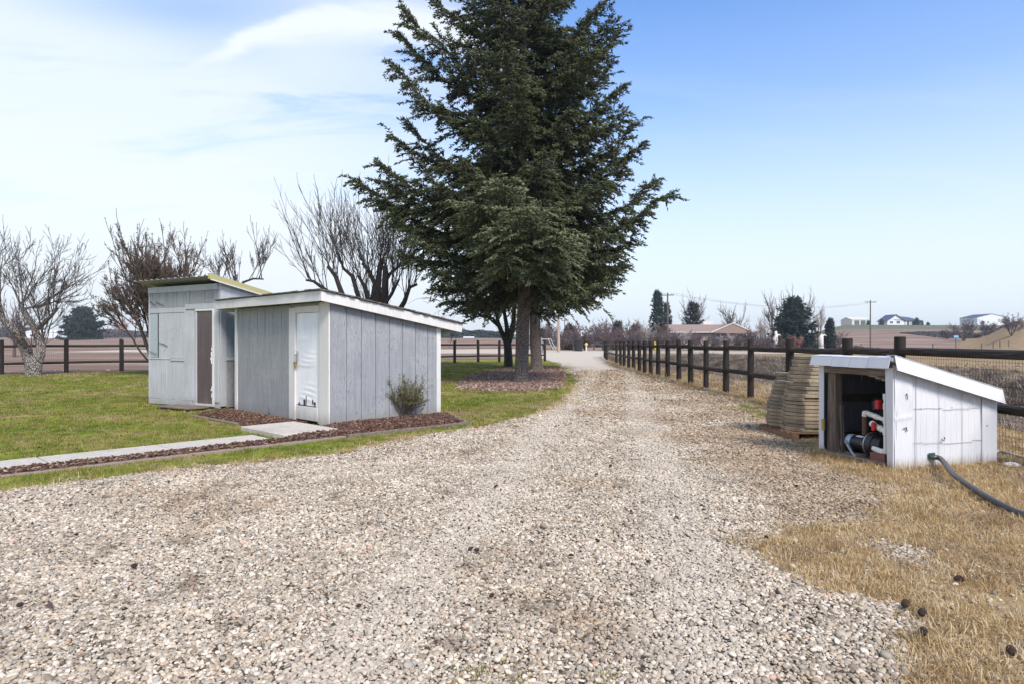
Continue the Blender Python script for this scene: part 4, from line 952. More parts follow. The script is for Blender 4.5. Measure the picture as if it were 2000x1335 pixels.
mb.hexa([(x0, b0 - .058, pz(x0) - .092), (x1, b0 - .058, pz(x1) - .092), (x1, b0 - .040, pz(x1) - .092), (x0, b0 - .040, pz(x0) - .092)], [(x0, b0 - .054, pz(x0) - .078), (x1, b0 - .054, pz(x1) - .078), (x1, b0 - .038, pz(x1) - .078), (x0, b0 - .038, pz(x0) - .078)])
mb.build('roof_flashing', MATS['white_metal'], roof)
mb = MB()
for (y0, y1, dz_) in ((b0 + .02, .25, .004), (.255, .52, -.002), (.525, .80, .0), (.805, b1 + .01, .004)):
    z_ = pz(a0) + dz_ + .03
    mb.hexa([(-.10, y0, z_ - .115), (-.094, y0, z_ - .115), (-.094, y1, z_ - .115), (-.10, y1, z_ - .115)], [(-.066, y0, z_), (-.06, y0, z_), (-.06, y1, z_), (-.066, y1, z_)])
    mb.hexa([(-.066, y0, z_ + .001), (.08, y0, z_ + .012), (.08, y1, z_ + .012), (-.066, y1, z_ + .001)], [(-.066, y0, z_ + .006), (.08, y0, z_ + .017), (.08, y1, z_ + .017), (-.066, y1, z_ + .006)])
mb.build('front_flashing', MATS['white_metal'], roof, bevel=.0015)
mb = MB(); mb.box((.02, PWD * .52, .035), (.10, .98, .05), jit=.01, ry=.1); mb.box((.20, .62, .045), (.10, .62, .05), rz=.25); mb.box((.10, .25, .03), (.12, .22, .06), rz=-.1); mb.box((.42, .55, .04), (.30, .70, .03)); mb.build('floor_board', MATS['old_wood_flat'], ph, bevel=.004)
for y in (.16, .18, .42, .86, .98): MB().tube([(.01, y, 1.03), (-.005, y + .005, .99), (.0, y + .01, .965)], .003, 4).build('bent_nail', MATS['old_wood'], ph)
mb = MB(); mb.tube([(-.03, 1.0, .31), (-.03, 1.0, .43)], .022, 10); mb.tube([(-.03, 1.0, .43), (-.03, 1.0, .445)], .026, 10); mb.build('latch_cylinder', MATS['brass'], ph, smooth=False)

def in_ph(o): return o     # things inside are placed in world space through loc2w
def PW(lx, ly, z): x, y = loc2w(lx, ly, PX, PY, PA); return (x, y, z)
# pump: motor, wet end, foot
pp = empty('water_pump', PW(.20, .60, -.02), PA, 'black electric water pump with pale stickers inside the pump house', 'pump')
# motor axis along local -y (towards photo right)
mb = MB(); rr = [.0, .06, .082, .085, .085, .083, .07, .05]; yy = [.30, .298, .285, .26, .02, -.03, -.06, -.10]
mb.tube([(0, y, .215) for y in yy], rr, 22, caps=True); mt = mb.build('motor', MATS['black_metal'], pp, smooth=True)
mb = MB(); mb.tube([(0, .21, .215), (0, .135, .215)], .0865, 22, caps=False); mb.build('name_plate', MATS['label_blue'], mt, smooth=True)
mb = MB(); mb.box((-.070, .255, .205), (.05, .085, .095)); mb.build('terminal_cover', MATS['black_metal'], mt, bevel=.006); mb = MB(); mb.box((-.097, .262, .20), (.003, .062, .078)); mb.build('sticker', MATS['label_white'], mt)
mb = MB(); mb.box((-.035, .02, .297), (.035, .11, .004), ry=-.35); mb.build('sticker', MATS['label_white'], mt)
mb = MB(); mb.tube([(0, -.10, .225), (0, -.13, .225), (0, -.16, .225), (0, -.20, .225)], [.135, .142, .142, .12], 28); mb.tube([(0, -.20, .225), (0, -.30, .235)], [.11, .085], 22); vol = mb.build('volute', MATS['black_metal'], pp, smooth=False)
mb = MB(); mb.tube([(0, -.128, .225), (0, -.142, .225)], .146, 32); mb.build('clamp_ring', MATS['steel'], vol)
mb = MB(); mb.tube([(-.12, -.10, .225), (-.12, -.085, .225)], .01, 8); mb.build('drain_plug', MATS['steel'], vol)
for c_, s_ in (((0, .16, .085), (.15, .10, .09)), ((0, -.14, .055), (.17, .08, .09))): MB().box(c_, s_).build('foot', MATS['black_metal'], pp, bevel=.004)
mb = MB(); mb.tube([(-.09, .17, .21), (-.135, .10, .17), (-.16, 0.0, .10), (-.17, -.08, .05)], .014, 8); mb.tube([(-.085, .19, .215), (-.10, .16, .205)], .022, 8); mb.build('conduit', MATS['hose_grey'], pp, smooth=True)
# pipework
pv = empty('pipework', PW(.12, .205, -.08), PA, 'white plastic pipes with red valves above the pump', 'pipework')
mb = MB()
def pipe(path, r=.024, k=12): mb.tube(path, r, k)
pipe([(0, 0, .12), (0, 0, .86)]); 
for z in (.87, .60, .47, .24, .76): mb.tube([(0, 0, z - .035), (0, 0, z + .03)], .031, 12)
mb.build('riser', MATS['pvc'], pv, smooth=False)
mb = MB(); pipe([(0, .0, .60), (.04, .18, .62), (.08, .34, .64)]); mb.tube([(.03, .14, .616), (.045, .20, .624)], .032, 12); mb.tube([(.065, .26, .63), (.072, .30, .634)], .031, 12); mb.tube([(.08, .34, .64), (.085, .385, .64), (.085, .39, .60)], .033, 12); mb.build('upper_branch', MATS['pvc'], pv)
mb = MB(); pipe([(0, .0, .47), (.02, .20, .53)], .028); mb.tube([(.008, .06, .488), (.012, .10, .50)], .035, 12); mb.tube([(.02, .18, .525), (.022, .22, .537)], .036, 12); mb.build('lower_branch', MATS['pvc'], pv)
mb = MB(); pipe([(0, .0, .22), (.0, .17, .26)], .034); mb.tube([(0, .02, .225), (0, .06, .235)], .04, 12); mb.build('suction_branch', MATS['pvc'], pv)
for c, s_ in (((-.035, .13, .515), (.05, .035, .075)), ((-.01, .10, .77), (.05, .055, .10))):
    mb = MB(); mb.box(c, s_, jit=.005); mb.tube([(c[0] - .01, c[1], c[2] - .05), (c[0] - .01, c[1], c[2] + .05)], .02, 8); mb.build('valve_handle', MATS['red_plastic'], pv, bevel=.006)
mb = MB(); mb.tube([(.085, .39, .60), (.085, .39, .38)], .03, 10); mb.build('iron_pipe', MATS['rust'], pv)
mb = MB(); mb.tube([(.25, .22, .05), (.25, .22, .55), (.25, .22, .60), (.25, .22, .62)], [.12, .12, .09, .03], 18); tk = mb.build('pressure_tank', MATS['green_tank'], None, smooth=True); tk.location = PW(.30, .46, 0); tag(tk, 'dark green upright tank behind the white pipes', 'tank')
mb = MB(); mb.tube([(0, 0, .0), (0, 0, .10), (0, 0, .14)], [.07, .07, .03], 14); fl_ = mb.build('filter_housing', MATS['black_metal'], None); fl_.location = PW(.36, .56, .60); tag(fl_, 'small black filter housing beside the upper red valve', 'filter')
mb = MB(); mb.tube([(0, 0, -.2), (0, 0, 0)], .02, 8)
mbk = MB(); mbk.box((0, 0, .032), (.19, .09, .057))
def brick_mesh():
    b = MB(); b.box((0, 0, 0), (.09, .20, .058), jit=.003)
    for y in (-.055, .0, .055): b.tube([(-.0465, y, 0), (-.0455, y, 0)], .011, 8)
    return b
first = None
for k, (lx, ly, z) in enumerate(((.07, .225, .055), (.07, .23, .117), (.165, .225, .055), (.165, .22, .117))):
    if first is None: o = brick_mesh().build('brick', MATS['red_brick'], None, bevel=.003); first = o
    else: o = first.copy(); COL.objects.link(o)
    o.location = PW(lx, ly, z); o.rotation_euler = (0, 0, PA + random.uniform(-.03, .03))
    tag(o, 'dark red cored brick in the small stack under the pump pipes', 'brick', 'bricks stacked under the pump pipes')
# pipes outside
mb = MB(); a = Vector(PW(.66, -.0, .20)); pth = [PW(.52, .06, .12), PW(.52, -.03, .125), PW(.535, -.12, .12)] + [G(1862, 925, .09), G(1900, 953, .06), G(1945, 980, .045), G(1985, 999, .03), G(2040, 1016, .03), G(2150, 1040, .03), G(2400, 1080, .03)]
# smooth the run with a spline
def catmull(P, n=8):
    P = [Vector(p) for p in P]; P = [P[0]] + P + [P[-1]]; out = []
    for i_ in range(1, len(P) - 2):
        for k in range(n):
            t_ = k / n; out.append(.5 * ((2 * P[i_]) + (P[i_ + 1] - P[i_ - 1]) * t_ + (2 * P[i_ - 1] - 5 * P[i_] + 4 * P[i_ + 1] - P[i_ + 2]) * t_ ** 2 + (3 * P[i_] - P[i_ - 1] - 3 * P[i_ + 1] + P[i_ + 2]) * t_ ** 3))
    return out + [P[-2]]
mb.tube(catmull(pth), .027, 12); tag(mb.build('hose', MATS['hose_rubber'], smooth=True), 'thick dark grey hose running from the white side wall across dry grass', 'hose')
mb = MB(); mb.box((0, 0, 0), (.085, .016, .055)); mb.box((0, -.014, -.02), (.06, .012, .03)); o = mb.build('rubber_collar', MATS['green_tank'], ph, bevel=.004); o.location = (.515, -.026, .145)
mb = MB(); mb.tube(catmull([PW(1.46, .25, .05), G(1948, 881, .03), G(1965, 884, .03), G(2000, 894, .03), G(2090, 915, .03), G(2300, 950, .03)]), .02, 10); tag(mb.build('hose', MATS['hose_grey'], smooth=True), 'pale grey pipe emerging behind the pump house towards the fence', 'hose')
import bmesh
def rock(name, loc, s, mat, label, cat, group=None, seed=0):
    b = bmesh.new(); bmesh.ops.create_icosphere(b, subdivisions=3, radius=1); r = random.Random(seed)
    for v in b.verts:
        n_ = float(fnoise(v.co.x * 2 + seed, v.co.y * 2 + v.co.z, 1.0, seed)); v.co = Vector((v.co.x * s[0], v.co.y * s[1], v.co.z * s[2])) * (.75 + .5 * n_)
    me = bpy.data.meshes.new(name); b.to_mesh(me); b.free(); me.materials.append(MATS[mat]); me.polygons.foreach_set('use_smooth', [True] * len(me.polygons)); o = link(name, me); o.location = loc
    return tag(o, label, cat, group)
c = G(1975, 911); rock('white_rock', (c[0], c[1], .02), (.085, .05, .035), 'white_stone', 'flat white rock in the dry grass beside the pump house', 'rock', seed=3)

# ------------------------------------------------------------------ pallet with stacked slabs
pa = empty('pallet', (4.00, 9.12, hz(4.3, 9.4)), R(4), 'brown wooden pallet under the two stacks of slabs', 'pallet')
for k in range(7): MB().box((.5, .065 + k * .155, .105), (1.0, .10, .022), jit=.002).build('deck_board', MATS['pallet_wood'], pa)
for x in (.045, .5, .955):
    MB().box((x, .53, .055), (.09, 1.06, .075), jit=.003).build('bearer', MATS['pallet_wood'], pa)
for y in (.07, .99): MB().box((.5, y, .008), (1.0, .10, .018)).build('base_board', MATS['pallet_wood'], pa)
def pave(w, d, h, ch):
    b = MB(); poly = [(0, ch * 1.9), (ch, 0), (w, 0), (w, d), (ch * .3, d)]
    b.prism(poly, -h / 2, h / 2); return b
z0 = hz(4.3, 9.4) + .117
sl_lab = 'flat tan slab in the taller front stack on the pallet'
for k in range(20):
    sh_ = max(0, (k - 7)) ** 1.25 * .0085 + random.uniform(-.012, .018)
    o = pave(.80 - sh_ + random.uniform(-.012, .012), .46, .049 + random.uniform(-.006, .003), .135 + random.uniform(-.015, .015)).build('stacked_slab', MATS['slab_stone'], bevel=.004)
    c = Vector((4.02 + sh_ + .02, 9.15 + random.uniform(-.012, .012), z0 + .028 + k * .0545)); o.location = c; o.rotation_euler = (random.uniform(-.006, .006), random.uniform(-.006, .006), R(4) + random.uniform(-.04, .04))
    tag(o, 'thin topmost tan slab crowning the front stack on the pallet' if k == 19 else sl_lab, 'slab', 'slabs stacked on the pallet')
for k in range(15):
    sh_ = max(0, (k - 4)) ** 1.2 * .011 + random.uniform(-.006, .012)
    o = pave(.70 - sh_, .42, .049, .12).build('stacked_slab', MATS['slab_stone'], bevel=.004)
    o.location = (3.99 + sh_, 9.70 + random.uniform(-.012, .012), z0 + .028 + k * .0545); o.rotation_euler = (0, 0, R(2) + random.uniform(-.04, .04))
    tag(o, 'topmost tan slab of the shorter rear stack' if k == 14 else 'flat tan slab in the shorter rear stack behind the taller one', 'slab', 'slabs stacked on the pallet')
mb = MB(); mb.tube(catmull([(4.005, 9.13, z0 + .72), (4.0, 9.45, z0 + .725), (4.0, 9.63, z0 + .72)]), .0035, 5)
tag(mb.build('twine', MATS['white_stone']), 'pale twine tied round the stacked slabs', 'twine')

# ------------------------------------------------------------------ rail fence along the drive
def fence_x(D): return 5.95 + 0.0017 * max(0.0, D - 20) ** 2
post_px = [1175.5, 1180, 1188, 1193.4, 1199, 1204, 1212, 1219, 1228, 1237.6, 1249, 1259, 1271, 1285.5, 1304, 1326, 1349, 1379, 1418, 1466, 1543, 1655, 1757]
def solveD(px):
    lo, hi = 5.0, 62.0; s_ = (px - 1000) / F
    for _ in range(60):
        m_ = (lo + hi) / 2
        if s_ * m_ < fence_x(m_): lo = m_
        else: hi = m_
    return lo
Ds = sorted([solveD(p) for p in post_px if p > 1200] + [62.0, 58.5, 55.0, 52.0])
Ds = [7.2, 4.7, 2.2] + Ds; Ds.sort()
dd = [Ds[0]]
for d_ in Ds[1:]:
    if d_ - dd[-1] > 1.1: dd.append(d_)
fp = [(fence_x(d_), d_) for d_ in dd]; print('fence', [round(d_, 1) for d_ in dd])
f0 = empty('rail_fence', (fp[0][0], fp[0][1], 0), 0, 'dark brown post and rail fence along the gravel drive', 'fence')
f0o = Vector(f0.location)
for k, (x, y) in enumerate(fp):
    z = hz(x, y); ht = 1.45 + random.uniform(-.015, .02) + (.02 if y < 14 else 0); tl = (random.uniform(-.012, .012), random.uniform(-.012, .012))
    r_ = .086 * random.uniform(.92, 1.08); kk = 14; mb = MB()
    mb.tube([(0, 0, -.15), (0, 0, .3), (tl[0] * .5, tl[1] * .5, .9), (tl[0], tl[1], ht - .012), (tl[0], tl[1], ht)], [r_ * 1.03, r_ * 1.02, r_, r_ * .97, r_ * .90], kk)
    o = mb.build('post', MATS['post_wood'], f0, smooth=False); o.location = Vector((x, y, z)) - f0o; o.rotation_euler = (0, 0, random.uniform(0, 6))
for k in range(len(fp) - 1):
    (xa_, ya_), (xb_, yb_) = fp[k], fp[k + 1]; za_, zb_ = hz(xa_, ya_), hz(xb_, yb_)
    for h_, r_ in ((1.245, .058), (.61, .058)):
        L_ = math.hypot(xb_ - xa_, yb_ - ya_); mb = MB(); j1, j2 = random.uniform(-.02, .02), random.uniform(-.02, .02)
        mb.tube([(0, -.03, j1), (0, .08, j1), (0, L_ * .5, (j1 + j2) / 2 + random.uniform(-.012, .012)), (0, L_ - .08, j2), (0, L_ + .03, j2)], [r_ * .75, r_ * 1.0, r_ * 1.04, r_ * 1.0, r_ * .75], 12)
        o = mb.build('rail', MATS['rail_wood'], f0, smooth=False); o.location = Vector((xa_, ya_, za_ + h_)) - f0o
        o.rotation_euler = (math.atan2(zb_ - za_, L_), 0, -math.atan2(xb_ - xa_, yb_ - ya_))
ch = []
tot = 0; y = fp[0][1]
while y < 62:
    x = fence_x(y) + .075; z = hz(x, y); ch.append((np.array([(x, y, z + .05), (x, y, z + 1.20)]) - np.array(f0o), np.array([.0019, .0019]))); y += .051 if y < 30 else .10
yy = np.arange(fp[0][1], 62, .5)
for zz in np.arange(.06, 1.21, .1):
    p = np.array([(fence_x(a) + .077, a, hz(fence_x(a), a) + zz) for a in yy]) - np.array(f0o); ch.append((p, np.full(len(yy), .0019)))
v_, q_ = chains_mesh(ch, 3); link('wire_mesh', new_mesh('wire_mesh', v_, [q_], MATS['wire']), f0)

# field fence behind the lawn
A_ = Vector((-22.5, 28.2, 0)); d_ = Vector((.79, .61, 0)).normalized()
f1 = empty('field_fence', (A_.x, A_.y, 0), 0, 'dark post and rail fence between the lawn and the ploughed field', 'fence')
ts = [-11.4, -9.2, -7.0, -4.7, -2.3, 0, 2.35, 4.55, 6.8, 9.0, 11.2, 13.4, 15.6, 17.7, 19.7, 21.7, 23.6, 25.5, 27.3, 29.4, 31.5]
pts_ = [A_ + d_ * t_ for t_ in ts]
for k, p in enumerate(pts_):
    z = hz(p.x, p.y); r_ = .095; mb = MB(); mb.tube([(0, 0, -.15), (0, 0, .7), (random.uniform(-.015, .015), 0, 1.49), (0, 0, 1.50)], [r_, r_, r_ * .96, r_ * .88], 12)
    o = mb.build('post', MATS['post_wood'], f1); o.location = Vector((p.x, p.y, z)) - A_
for k in range(len(pts_) - 1):
    a, b_ = pts_[k], pts_[k + 1]; L_ = (b_ - a).length; za_, zb_ = hz(a.x, a.y), hz(b_.x, b_.y)
    for h_ in (1.22, .46):
        mb = MB(); mb.tube([(0, 0, 0), (L_ / 2, 0, random.uniform(-.015, .015)), (L_, 0, 0)], [.058, .062, .058], 10)
        o = mb.build('rail', MATS['field_rail_wood'], f1); o.location = Vector((a.x, a.y, za_ + h_)) - A_; o.rotation_euler = (0, -math.atan2(zb_ - za_, L_), math.atan2(d_.y, d_.x))
ch = []; t_ = -11
while t_ < 31:
    p = A_ + d_ * t_; z = hz(p.x, p.y); ch.append((np.array([(p.x - A_.x, p.y - A_.y, z + .04), (p.x - A_.x, p.y - A_.y, z + 1.16)]), np.array([.002, .002]))); t_ += .08
for zz in np.arange(.1, 1.17, .12):
    tt = np.arange(-11, 31, .6); p = np.array([((A_ + d_ * a).x, (A_ + d_ * a).y, hz((A_ + d_ * a).x, (A_ + d_ * a).y) + zz) for a in tt]) - np.array(A_); ch.append((p, np.full(len(tt), .002)))
v_, q_ = chains_mesh(ch, 3); link('wire_mesh', new_mesh('wire_mesh', v_, [q_], MATS['wire']), f1)

# ------------------------------------------------------------------ pine cones dropped on gravel and grass
def cone_mesh():
    V = []; T = []; n_ = 0; vs = []; fs = []
    mbc = MB(); mbc.tube([(0, -.03, 0), (0, -.02, 0), (0, 0, 0), (0, .02, 0), (0, .035, 0)], [.004, .013, .016, .012, .003], 8)
    for ring in range(7):
        y = -.024 + ring * .009; rr = .019 * math.sin(math.pi * (ring + 1.2) / 8.6) + .004
        for k in range(8):
            a = 2 * math.pi * (k + .5 * (ring % 2)) / 8; mbc.box((rr * math.cos(a), y, rr * math.sin(a)), (.010, .009, .003), ry=-a + math.pi / 2)
    return mbc
cones_px = [(150, 1052), (262, 1117), (700, 1195), (916, 1036), (932, 1080), (960, 1174), (1165, 932), (1192, 915), (1168, 1063), (1555, 957), (1497, 1055), (1518, 1168), (40, 1195), (1265, 1105)]
CL = ['pine cone on gravel near the grass strip by the path', 'pine cone on gravel left of centre, second from the path side', 'pine cone by the round pale stone low in the gravel', 'one of two neighbouring pine cones mid gravel, upper', 'one of two neighbouring pine cones mid gravel, lower',
      'pine cone in the centre of the near gravel', 'upper of two small cones far up the gravel', 'lower of two small cones far up the gravel', 'pine cone alone on mid gravel below the pair', 'pine cone on brown-stained gravel before the pallet', 'pine cone at the tip of the dry grass tongue', 'pine cone on gravel below the dry grass tongue', 'pine cone in the lower corner gravel under the path', 'pine cone midway between gravel centre and dry grass']
cm = None
for k, (px, py) in enumerate(cones_px):
    c = G(px, py)
    if cm is None: cm = cone_mesh().build('pine_cone', MATS['cone_brown']); o = cm
    else: o = cm.copy(); COL.objects.link(o)
    s_ = random.uniform(.36, .58); o.location = (c[0], c[1], hz(c[0], c[1]) + .034); o.rotation_euler = (random.uniform(-.3, .3), random.uniform(-.5, .5), random.uniform(0, 6)); o.scale = (s_, s_, s_)
    tag(o, CL[k], 'pine cone', 'pine cones on the ground')
for (px, py), cl in zip(((1768, 1190), (1801, 1208), (1803, 1247), (1872, 1140), (1975, 1285)), ('topmost of three cones at the dry grass edge', 'middle of three cones at the dry grass edge', 'lowest of three cones at the dry grass edge', 'brown cone alone amid the dry grass below the hose', 'cone in dry grass at the lower picture corner')):
    c = G(px, py); o = cm.copy(); COL.objects.link(o); o.location = (c[0], c[1], hz(c[0], c[1]) + .036); o.rotation_euler = (.2, .3, random.uniform(0, 6)); o.scale = (.8,) * 3
    tag(o, cl, 'pine cone', 'pine cones on the ground')
# ------------------------------------------------------------------ trees
def norm(v): return v / (np.linalg.norm(v, axis=-1, keepdims=True) + 1e-9)
def interp(z, tab): return float(np.interp(z, [a for a, _ in tab], [b for _, b in tab]))
def conifer(name, base, H_, r0, prof, nb, seed, z_lo, label, explicit=(), mat='needles', bark='conifer_bark', step2=.17, step3=.075, lean=(0, 0), lightaz=None, tw_len=(.11, .21), tw_w=.0205, bare_z=None, cat='tree', group=None):
    """trunk + crown: limbs in loose whorls, flat sprays of side shoots, every shoot set with needle twiglets"""
    r = np.random.default_rng(seed); root = empty(name, base, 0, label, cat, group)
    def axis_pt(z): return np.array([lean[0] * z + .06 * math.sin(z * .7 + seed), lean[1] * z + .05 * math.cos(z * .5 + seed), z])
    # trunk
    zs = [-.2, .0, .12, .35, .8, 1.5] + list(np.arange(2.3, H_, .9)) + [H_]; rad = [r0 * 1.55, r0 * 1.35, r0 * 1.18, r0 * 1.06, r0 * 1.0] + [r0 * (1 - z / H_) ** .8 + .015 for z in zs[5:]]
    P = np.array([axis_pt(z) for z in zs]); v_, q_ = chains_mesh([(P, np.array(rad))], 18)
    v_ = v_ + np.stack([fnoise(v_[:, 0] * 5 + v_[:, 2], v_[:, 1] * 5, 1.0, 5) - .5, fnoise(v_[:, 1] * 5 + v_[:, 2], v_[:, 0] * 5, 1.0, 6) - .5, np.zeros(len(v_))], 1) * .05
    link('trunk', new_mesh('trunk', v_, [q_], MATS[bark], True), root)
    limbs = []; shoots_p = []; shoots_d = []; shoots_l = []; tint = []
    blist = []
    for (px, py, zst, yoff) in explicit:      # long limbs whose tips stick out of the outline
        tip = np.array(W(px, py, base[1] + yoff)) - np.array(base); blist.append((zst, tip, 1))
    for k in range(nb):
        z = z_lo + (H_ - z_lo - .3) * max(0.0, (k + r.uniform(-.4, .4)) / nb) ** 1.05; z = max(z, z_lo); az = k * 2.399 + r.uniform(-.5, .5)
        L = interp(z, prof) * r.uniform(.50, .98); e = math.radians(np.interp((z - z_lo) / (H_ - z_lo), [0, .3, 1], [-14, 6, 38])) + r.normal(0, .1)
        tip = axis_pt(z) + np.array([L * math.cos(az) * math.cos(e), L * math.sin(az) * math.cos(e), L * math.sin(e)]); blist.append((z, tip, 0))
    for z, tip, ex in blist:
        p0 = axis_pt(z); d = tip - p0; L = float(np.linalg.norm(d))
        if L < .25: continue
        n = 9; s = np.linspace(0, 1, n)[:, None]; sag = -.10 * L * np.sin(np.pi * s) * (1.1 if z < H_ * .6 else .4)
        pts = p0 + d * s + np.array([0, 0, 1.0]) * (sag + .05 * L * (s ** 4) - .05 * L * s) + r.normal(0, .018 * L, (n, 3)) * np.sin(np.pi * s)
        limbs.append((pts, np.linspace(.012 + .011 * L, .008, n)))
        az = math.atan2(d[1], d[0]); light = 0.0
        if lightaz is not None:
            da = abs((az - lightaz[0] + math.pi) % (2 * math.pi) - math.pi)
            if da < lightaz[1] and lightaz[2] < z < lightaz[3]: light = .36  # front limbs: paler new growth, plus the crown's lit look painted into the tint
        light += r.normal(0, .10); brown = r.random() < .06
        m = max(4, int(L * (1.25 if ex else .9) / step2))
        for q in range(m):
            s_ = .10 + .90 * (q + r.uniform(0, 1)) / m; i_ = min(int(s_ * (n - 1)), n - 2); fr_ = s_ * (n - 1) - i_
            o = pts[i_] * (1 - fr_) + pts[i_ + 1] * fr_; t = norm(pts[i_ + 1] - pts[i_])
            for sgn in (-1, 1):
                ang = math.radians(r.uniform(38, 72)) * sgn; hl = math.hypot(t[0], t[1]) + 1e-6
                c_, s2 = math.cos(ang), math.sin(ang); dd_ = np.array([t[0] * c_ - t[1] * s2, t[0] * s2 + t[1] * c_, t[2] * .6 + r.uniform(-.30, .22)])
                l2 = min(1.5, (.16 + .40 * (1 - s_)) * L) * r.uniform(.45, 1.1) * (1.0 if s_ > .25 else .75); l2 = max(l2, .16)
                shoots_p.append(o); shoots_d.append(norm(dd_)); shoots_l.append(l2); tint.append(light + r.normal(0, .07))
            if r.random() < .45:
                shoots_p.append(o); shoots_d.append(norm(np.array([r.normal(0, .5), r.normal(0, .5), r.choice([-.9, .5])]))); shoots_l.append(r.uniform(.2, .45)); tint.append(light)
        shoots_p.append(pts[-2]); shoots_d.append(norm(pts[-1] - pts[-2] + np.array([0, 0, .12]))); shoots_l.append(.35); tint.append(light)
    sp = np.array(shoots_p); sd_ = np.array(shoots_d); sl_ = np.array(shoots_l); tn = np.array(tint)
    ns = 4; tt = np.linspace(0, 1, ns)[None, :, None]
    drp = np.zeros((len(sp), ns, 3)); drp[:, :, 2] = -(tt[..., 0] ** 2) * sl_[:, None] * .30
    SP = sp[:, None, :] + sd_[:, None, :] * sl_[:, None, None] * tt + drp
    limbs2 = [(SP[i_], np.linspace(.006, .002, ns)) for i_ in range(len(SP))]
    v1, q1 = chains_mesh(limbs, 6); v2, q2 = chains_mesh(limbs2, 3)
    link('limbs', new_mesh('limbs', np.concatenate([v1, v2]), [q1, q2 + len(v1)], MATS['dark_bark']), root)
    # twiglets
    cnt = np.maximum(4, (sl_ / step3 * 3.5).astype(int)); idx = np.repeat(np.arange(len(sp)), cnt); N_ = len(idx)
    u = r.random(N_) ** .85; o = sp[idx] + sd_[idx] * (sl_[idx] * u)[:, None]; o[:, 2] -= u ** 2 * sl_[idx] * .30
    sgn = r.choice([-1, 1], N_); ang = np.radians(r.uniform(15, 65, N_)) * sgn; D_ = sd_[idx]
    dr = np.stack([D_[:, 0] * np.cos(ang) - D_[:, 1] * np.sin(ang), D_[:, 0] * np.sin(ang) + D_[:, 1] * np.cos(ang), D_[:, 2] * .6 - .25 * u + r.normal(-.02, .34, N_)], 1); dr = norm(dr)
    ln = r.uniform(tw_len[0], tw_len[1], N_) * (1.15 - .35 * u); w = tw_w * r.uniform(.7, 1.3, N_)
    ref = norm(r.normal(0, 1, (N_, 3))); a = norm(np.cross(dr, ref)); b = np.cross(dr, a)
    V = np.empty((N_, 5, 3)); V[:, 0] = o; V[:, 4] = o + dr * ln[:, None]; mid = o + dr * (ln * .45)[:, None]
    for k in range(3):
        an = 2 * np.pi * k / 3; V[:, 1 + k] = mid + (a * math.cos(an) + b * math.sin(an)) * w[:, None]
    f0_ = np.array([[0, 2, 1], [0, 3, 2], [0, 1, 3], [4, 1, 2], [4, 2, 3], [4, 3, 1]]); T = (np.arange(N_)[:, None, None] * 5 + f0_[None]).reshape(-1, 3)
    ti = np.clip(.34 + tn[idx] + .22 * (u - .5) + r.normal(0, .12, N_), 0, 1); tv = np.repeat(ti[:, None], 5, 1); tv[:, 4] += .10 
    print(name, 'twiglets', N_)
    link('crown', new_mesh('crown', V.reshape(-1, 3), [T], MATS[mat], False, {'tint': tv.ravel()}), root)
    return root
LX = lambda lst, z0s: lst
tipsL = [(790, 22, 10.6, 0), (846, 2, 11.6, .5), (766, 128, 8.7, -.5), (785, 70, 9.6, .8), (812, 190, 8.6, -1), (764, 262, 7.4, .4), (800, 245, 7.2, 1.5), (738, 318, 6.2, -.6), (697, 354, 6.0, 0), (742, 390, 5.6, .8), (772, 432, 5.2, -.4), (785, 500, 5.2, .3), (752, 356, 5.9, 1.8), (820, 330, 6.2, -1.5), (800, 470, 4.9, -1.2)]
tipsR = [(1174, 10, 11.2, 0), (1206, 62, 9.9, .5), (1176, 90, 9.6, -.8), (1218, 168, 8.5, 0), (1240, 238, 7.0, .5), (1250, 285, 6.6, -.5), (1282, 352, 5.8, .8), (1308, 377, 5.5, 0), (1262, 410, 5.2, -.8), (1236, 470, 5.0, .4), (1214, 520, 4.6, 0), (1225, 330, 6.4, -1.4), (1180, 480, 4.6, -1.4), (1190, 130, 9.0, 1)]
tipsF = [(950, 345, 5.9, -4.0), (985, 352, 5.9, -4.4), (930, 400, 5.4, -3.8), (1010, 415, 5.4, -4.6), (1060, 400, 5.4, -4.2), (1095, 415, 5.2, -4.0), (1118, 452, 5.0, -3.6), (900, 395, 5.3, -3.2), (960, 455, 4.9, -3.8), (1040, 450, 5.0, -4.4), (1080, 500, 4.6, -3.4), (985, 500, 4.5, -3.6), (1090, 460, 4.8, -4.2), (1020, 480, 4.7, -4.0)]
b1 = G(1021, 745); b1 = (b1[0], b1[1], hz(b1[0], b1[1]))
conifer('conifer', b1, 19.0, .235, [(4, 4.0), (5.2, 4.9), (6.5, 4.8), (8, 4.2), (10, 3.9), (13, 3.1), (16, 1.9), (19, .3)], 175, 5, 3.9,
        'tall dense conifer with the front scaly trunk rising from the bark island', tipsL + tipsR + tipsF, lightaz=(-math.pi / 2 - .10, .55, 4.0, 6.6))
b2 = G(1047, 723); b2 = (b2[0], b2[1], hz(b2[0], b2[1]))
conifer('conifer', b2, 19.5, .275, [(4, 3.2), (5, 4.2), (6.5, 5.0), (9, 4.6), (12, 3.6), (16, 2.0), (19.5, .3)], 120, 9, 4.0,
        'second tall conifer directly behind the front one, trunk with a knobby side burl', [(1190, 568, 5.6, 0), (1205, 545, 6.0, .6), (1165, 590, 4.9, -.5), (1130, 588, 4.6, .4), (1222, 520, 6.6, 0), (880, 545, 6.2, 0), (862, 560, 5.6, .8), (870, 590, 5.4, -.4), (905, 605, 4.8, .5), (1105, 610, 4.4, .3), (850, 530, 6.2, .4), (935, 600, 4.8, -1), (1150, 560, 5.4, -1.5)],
        step2=.22, step3=.09, tw_len=(.14, .26), tw_w=.026, lean=(.0, 0))
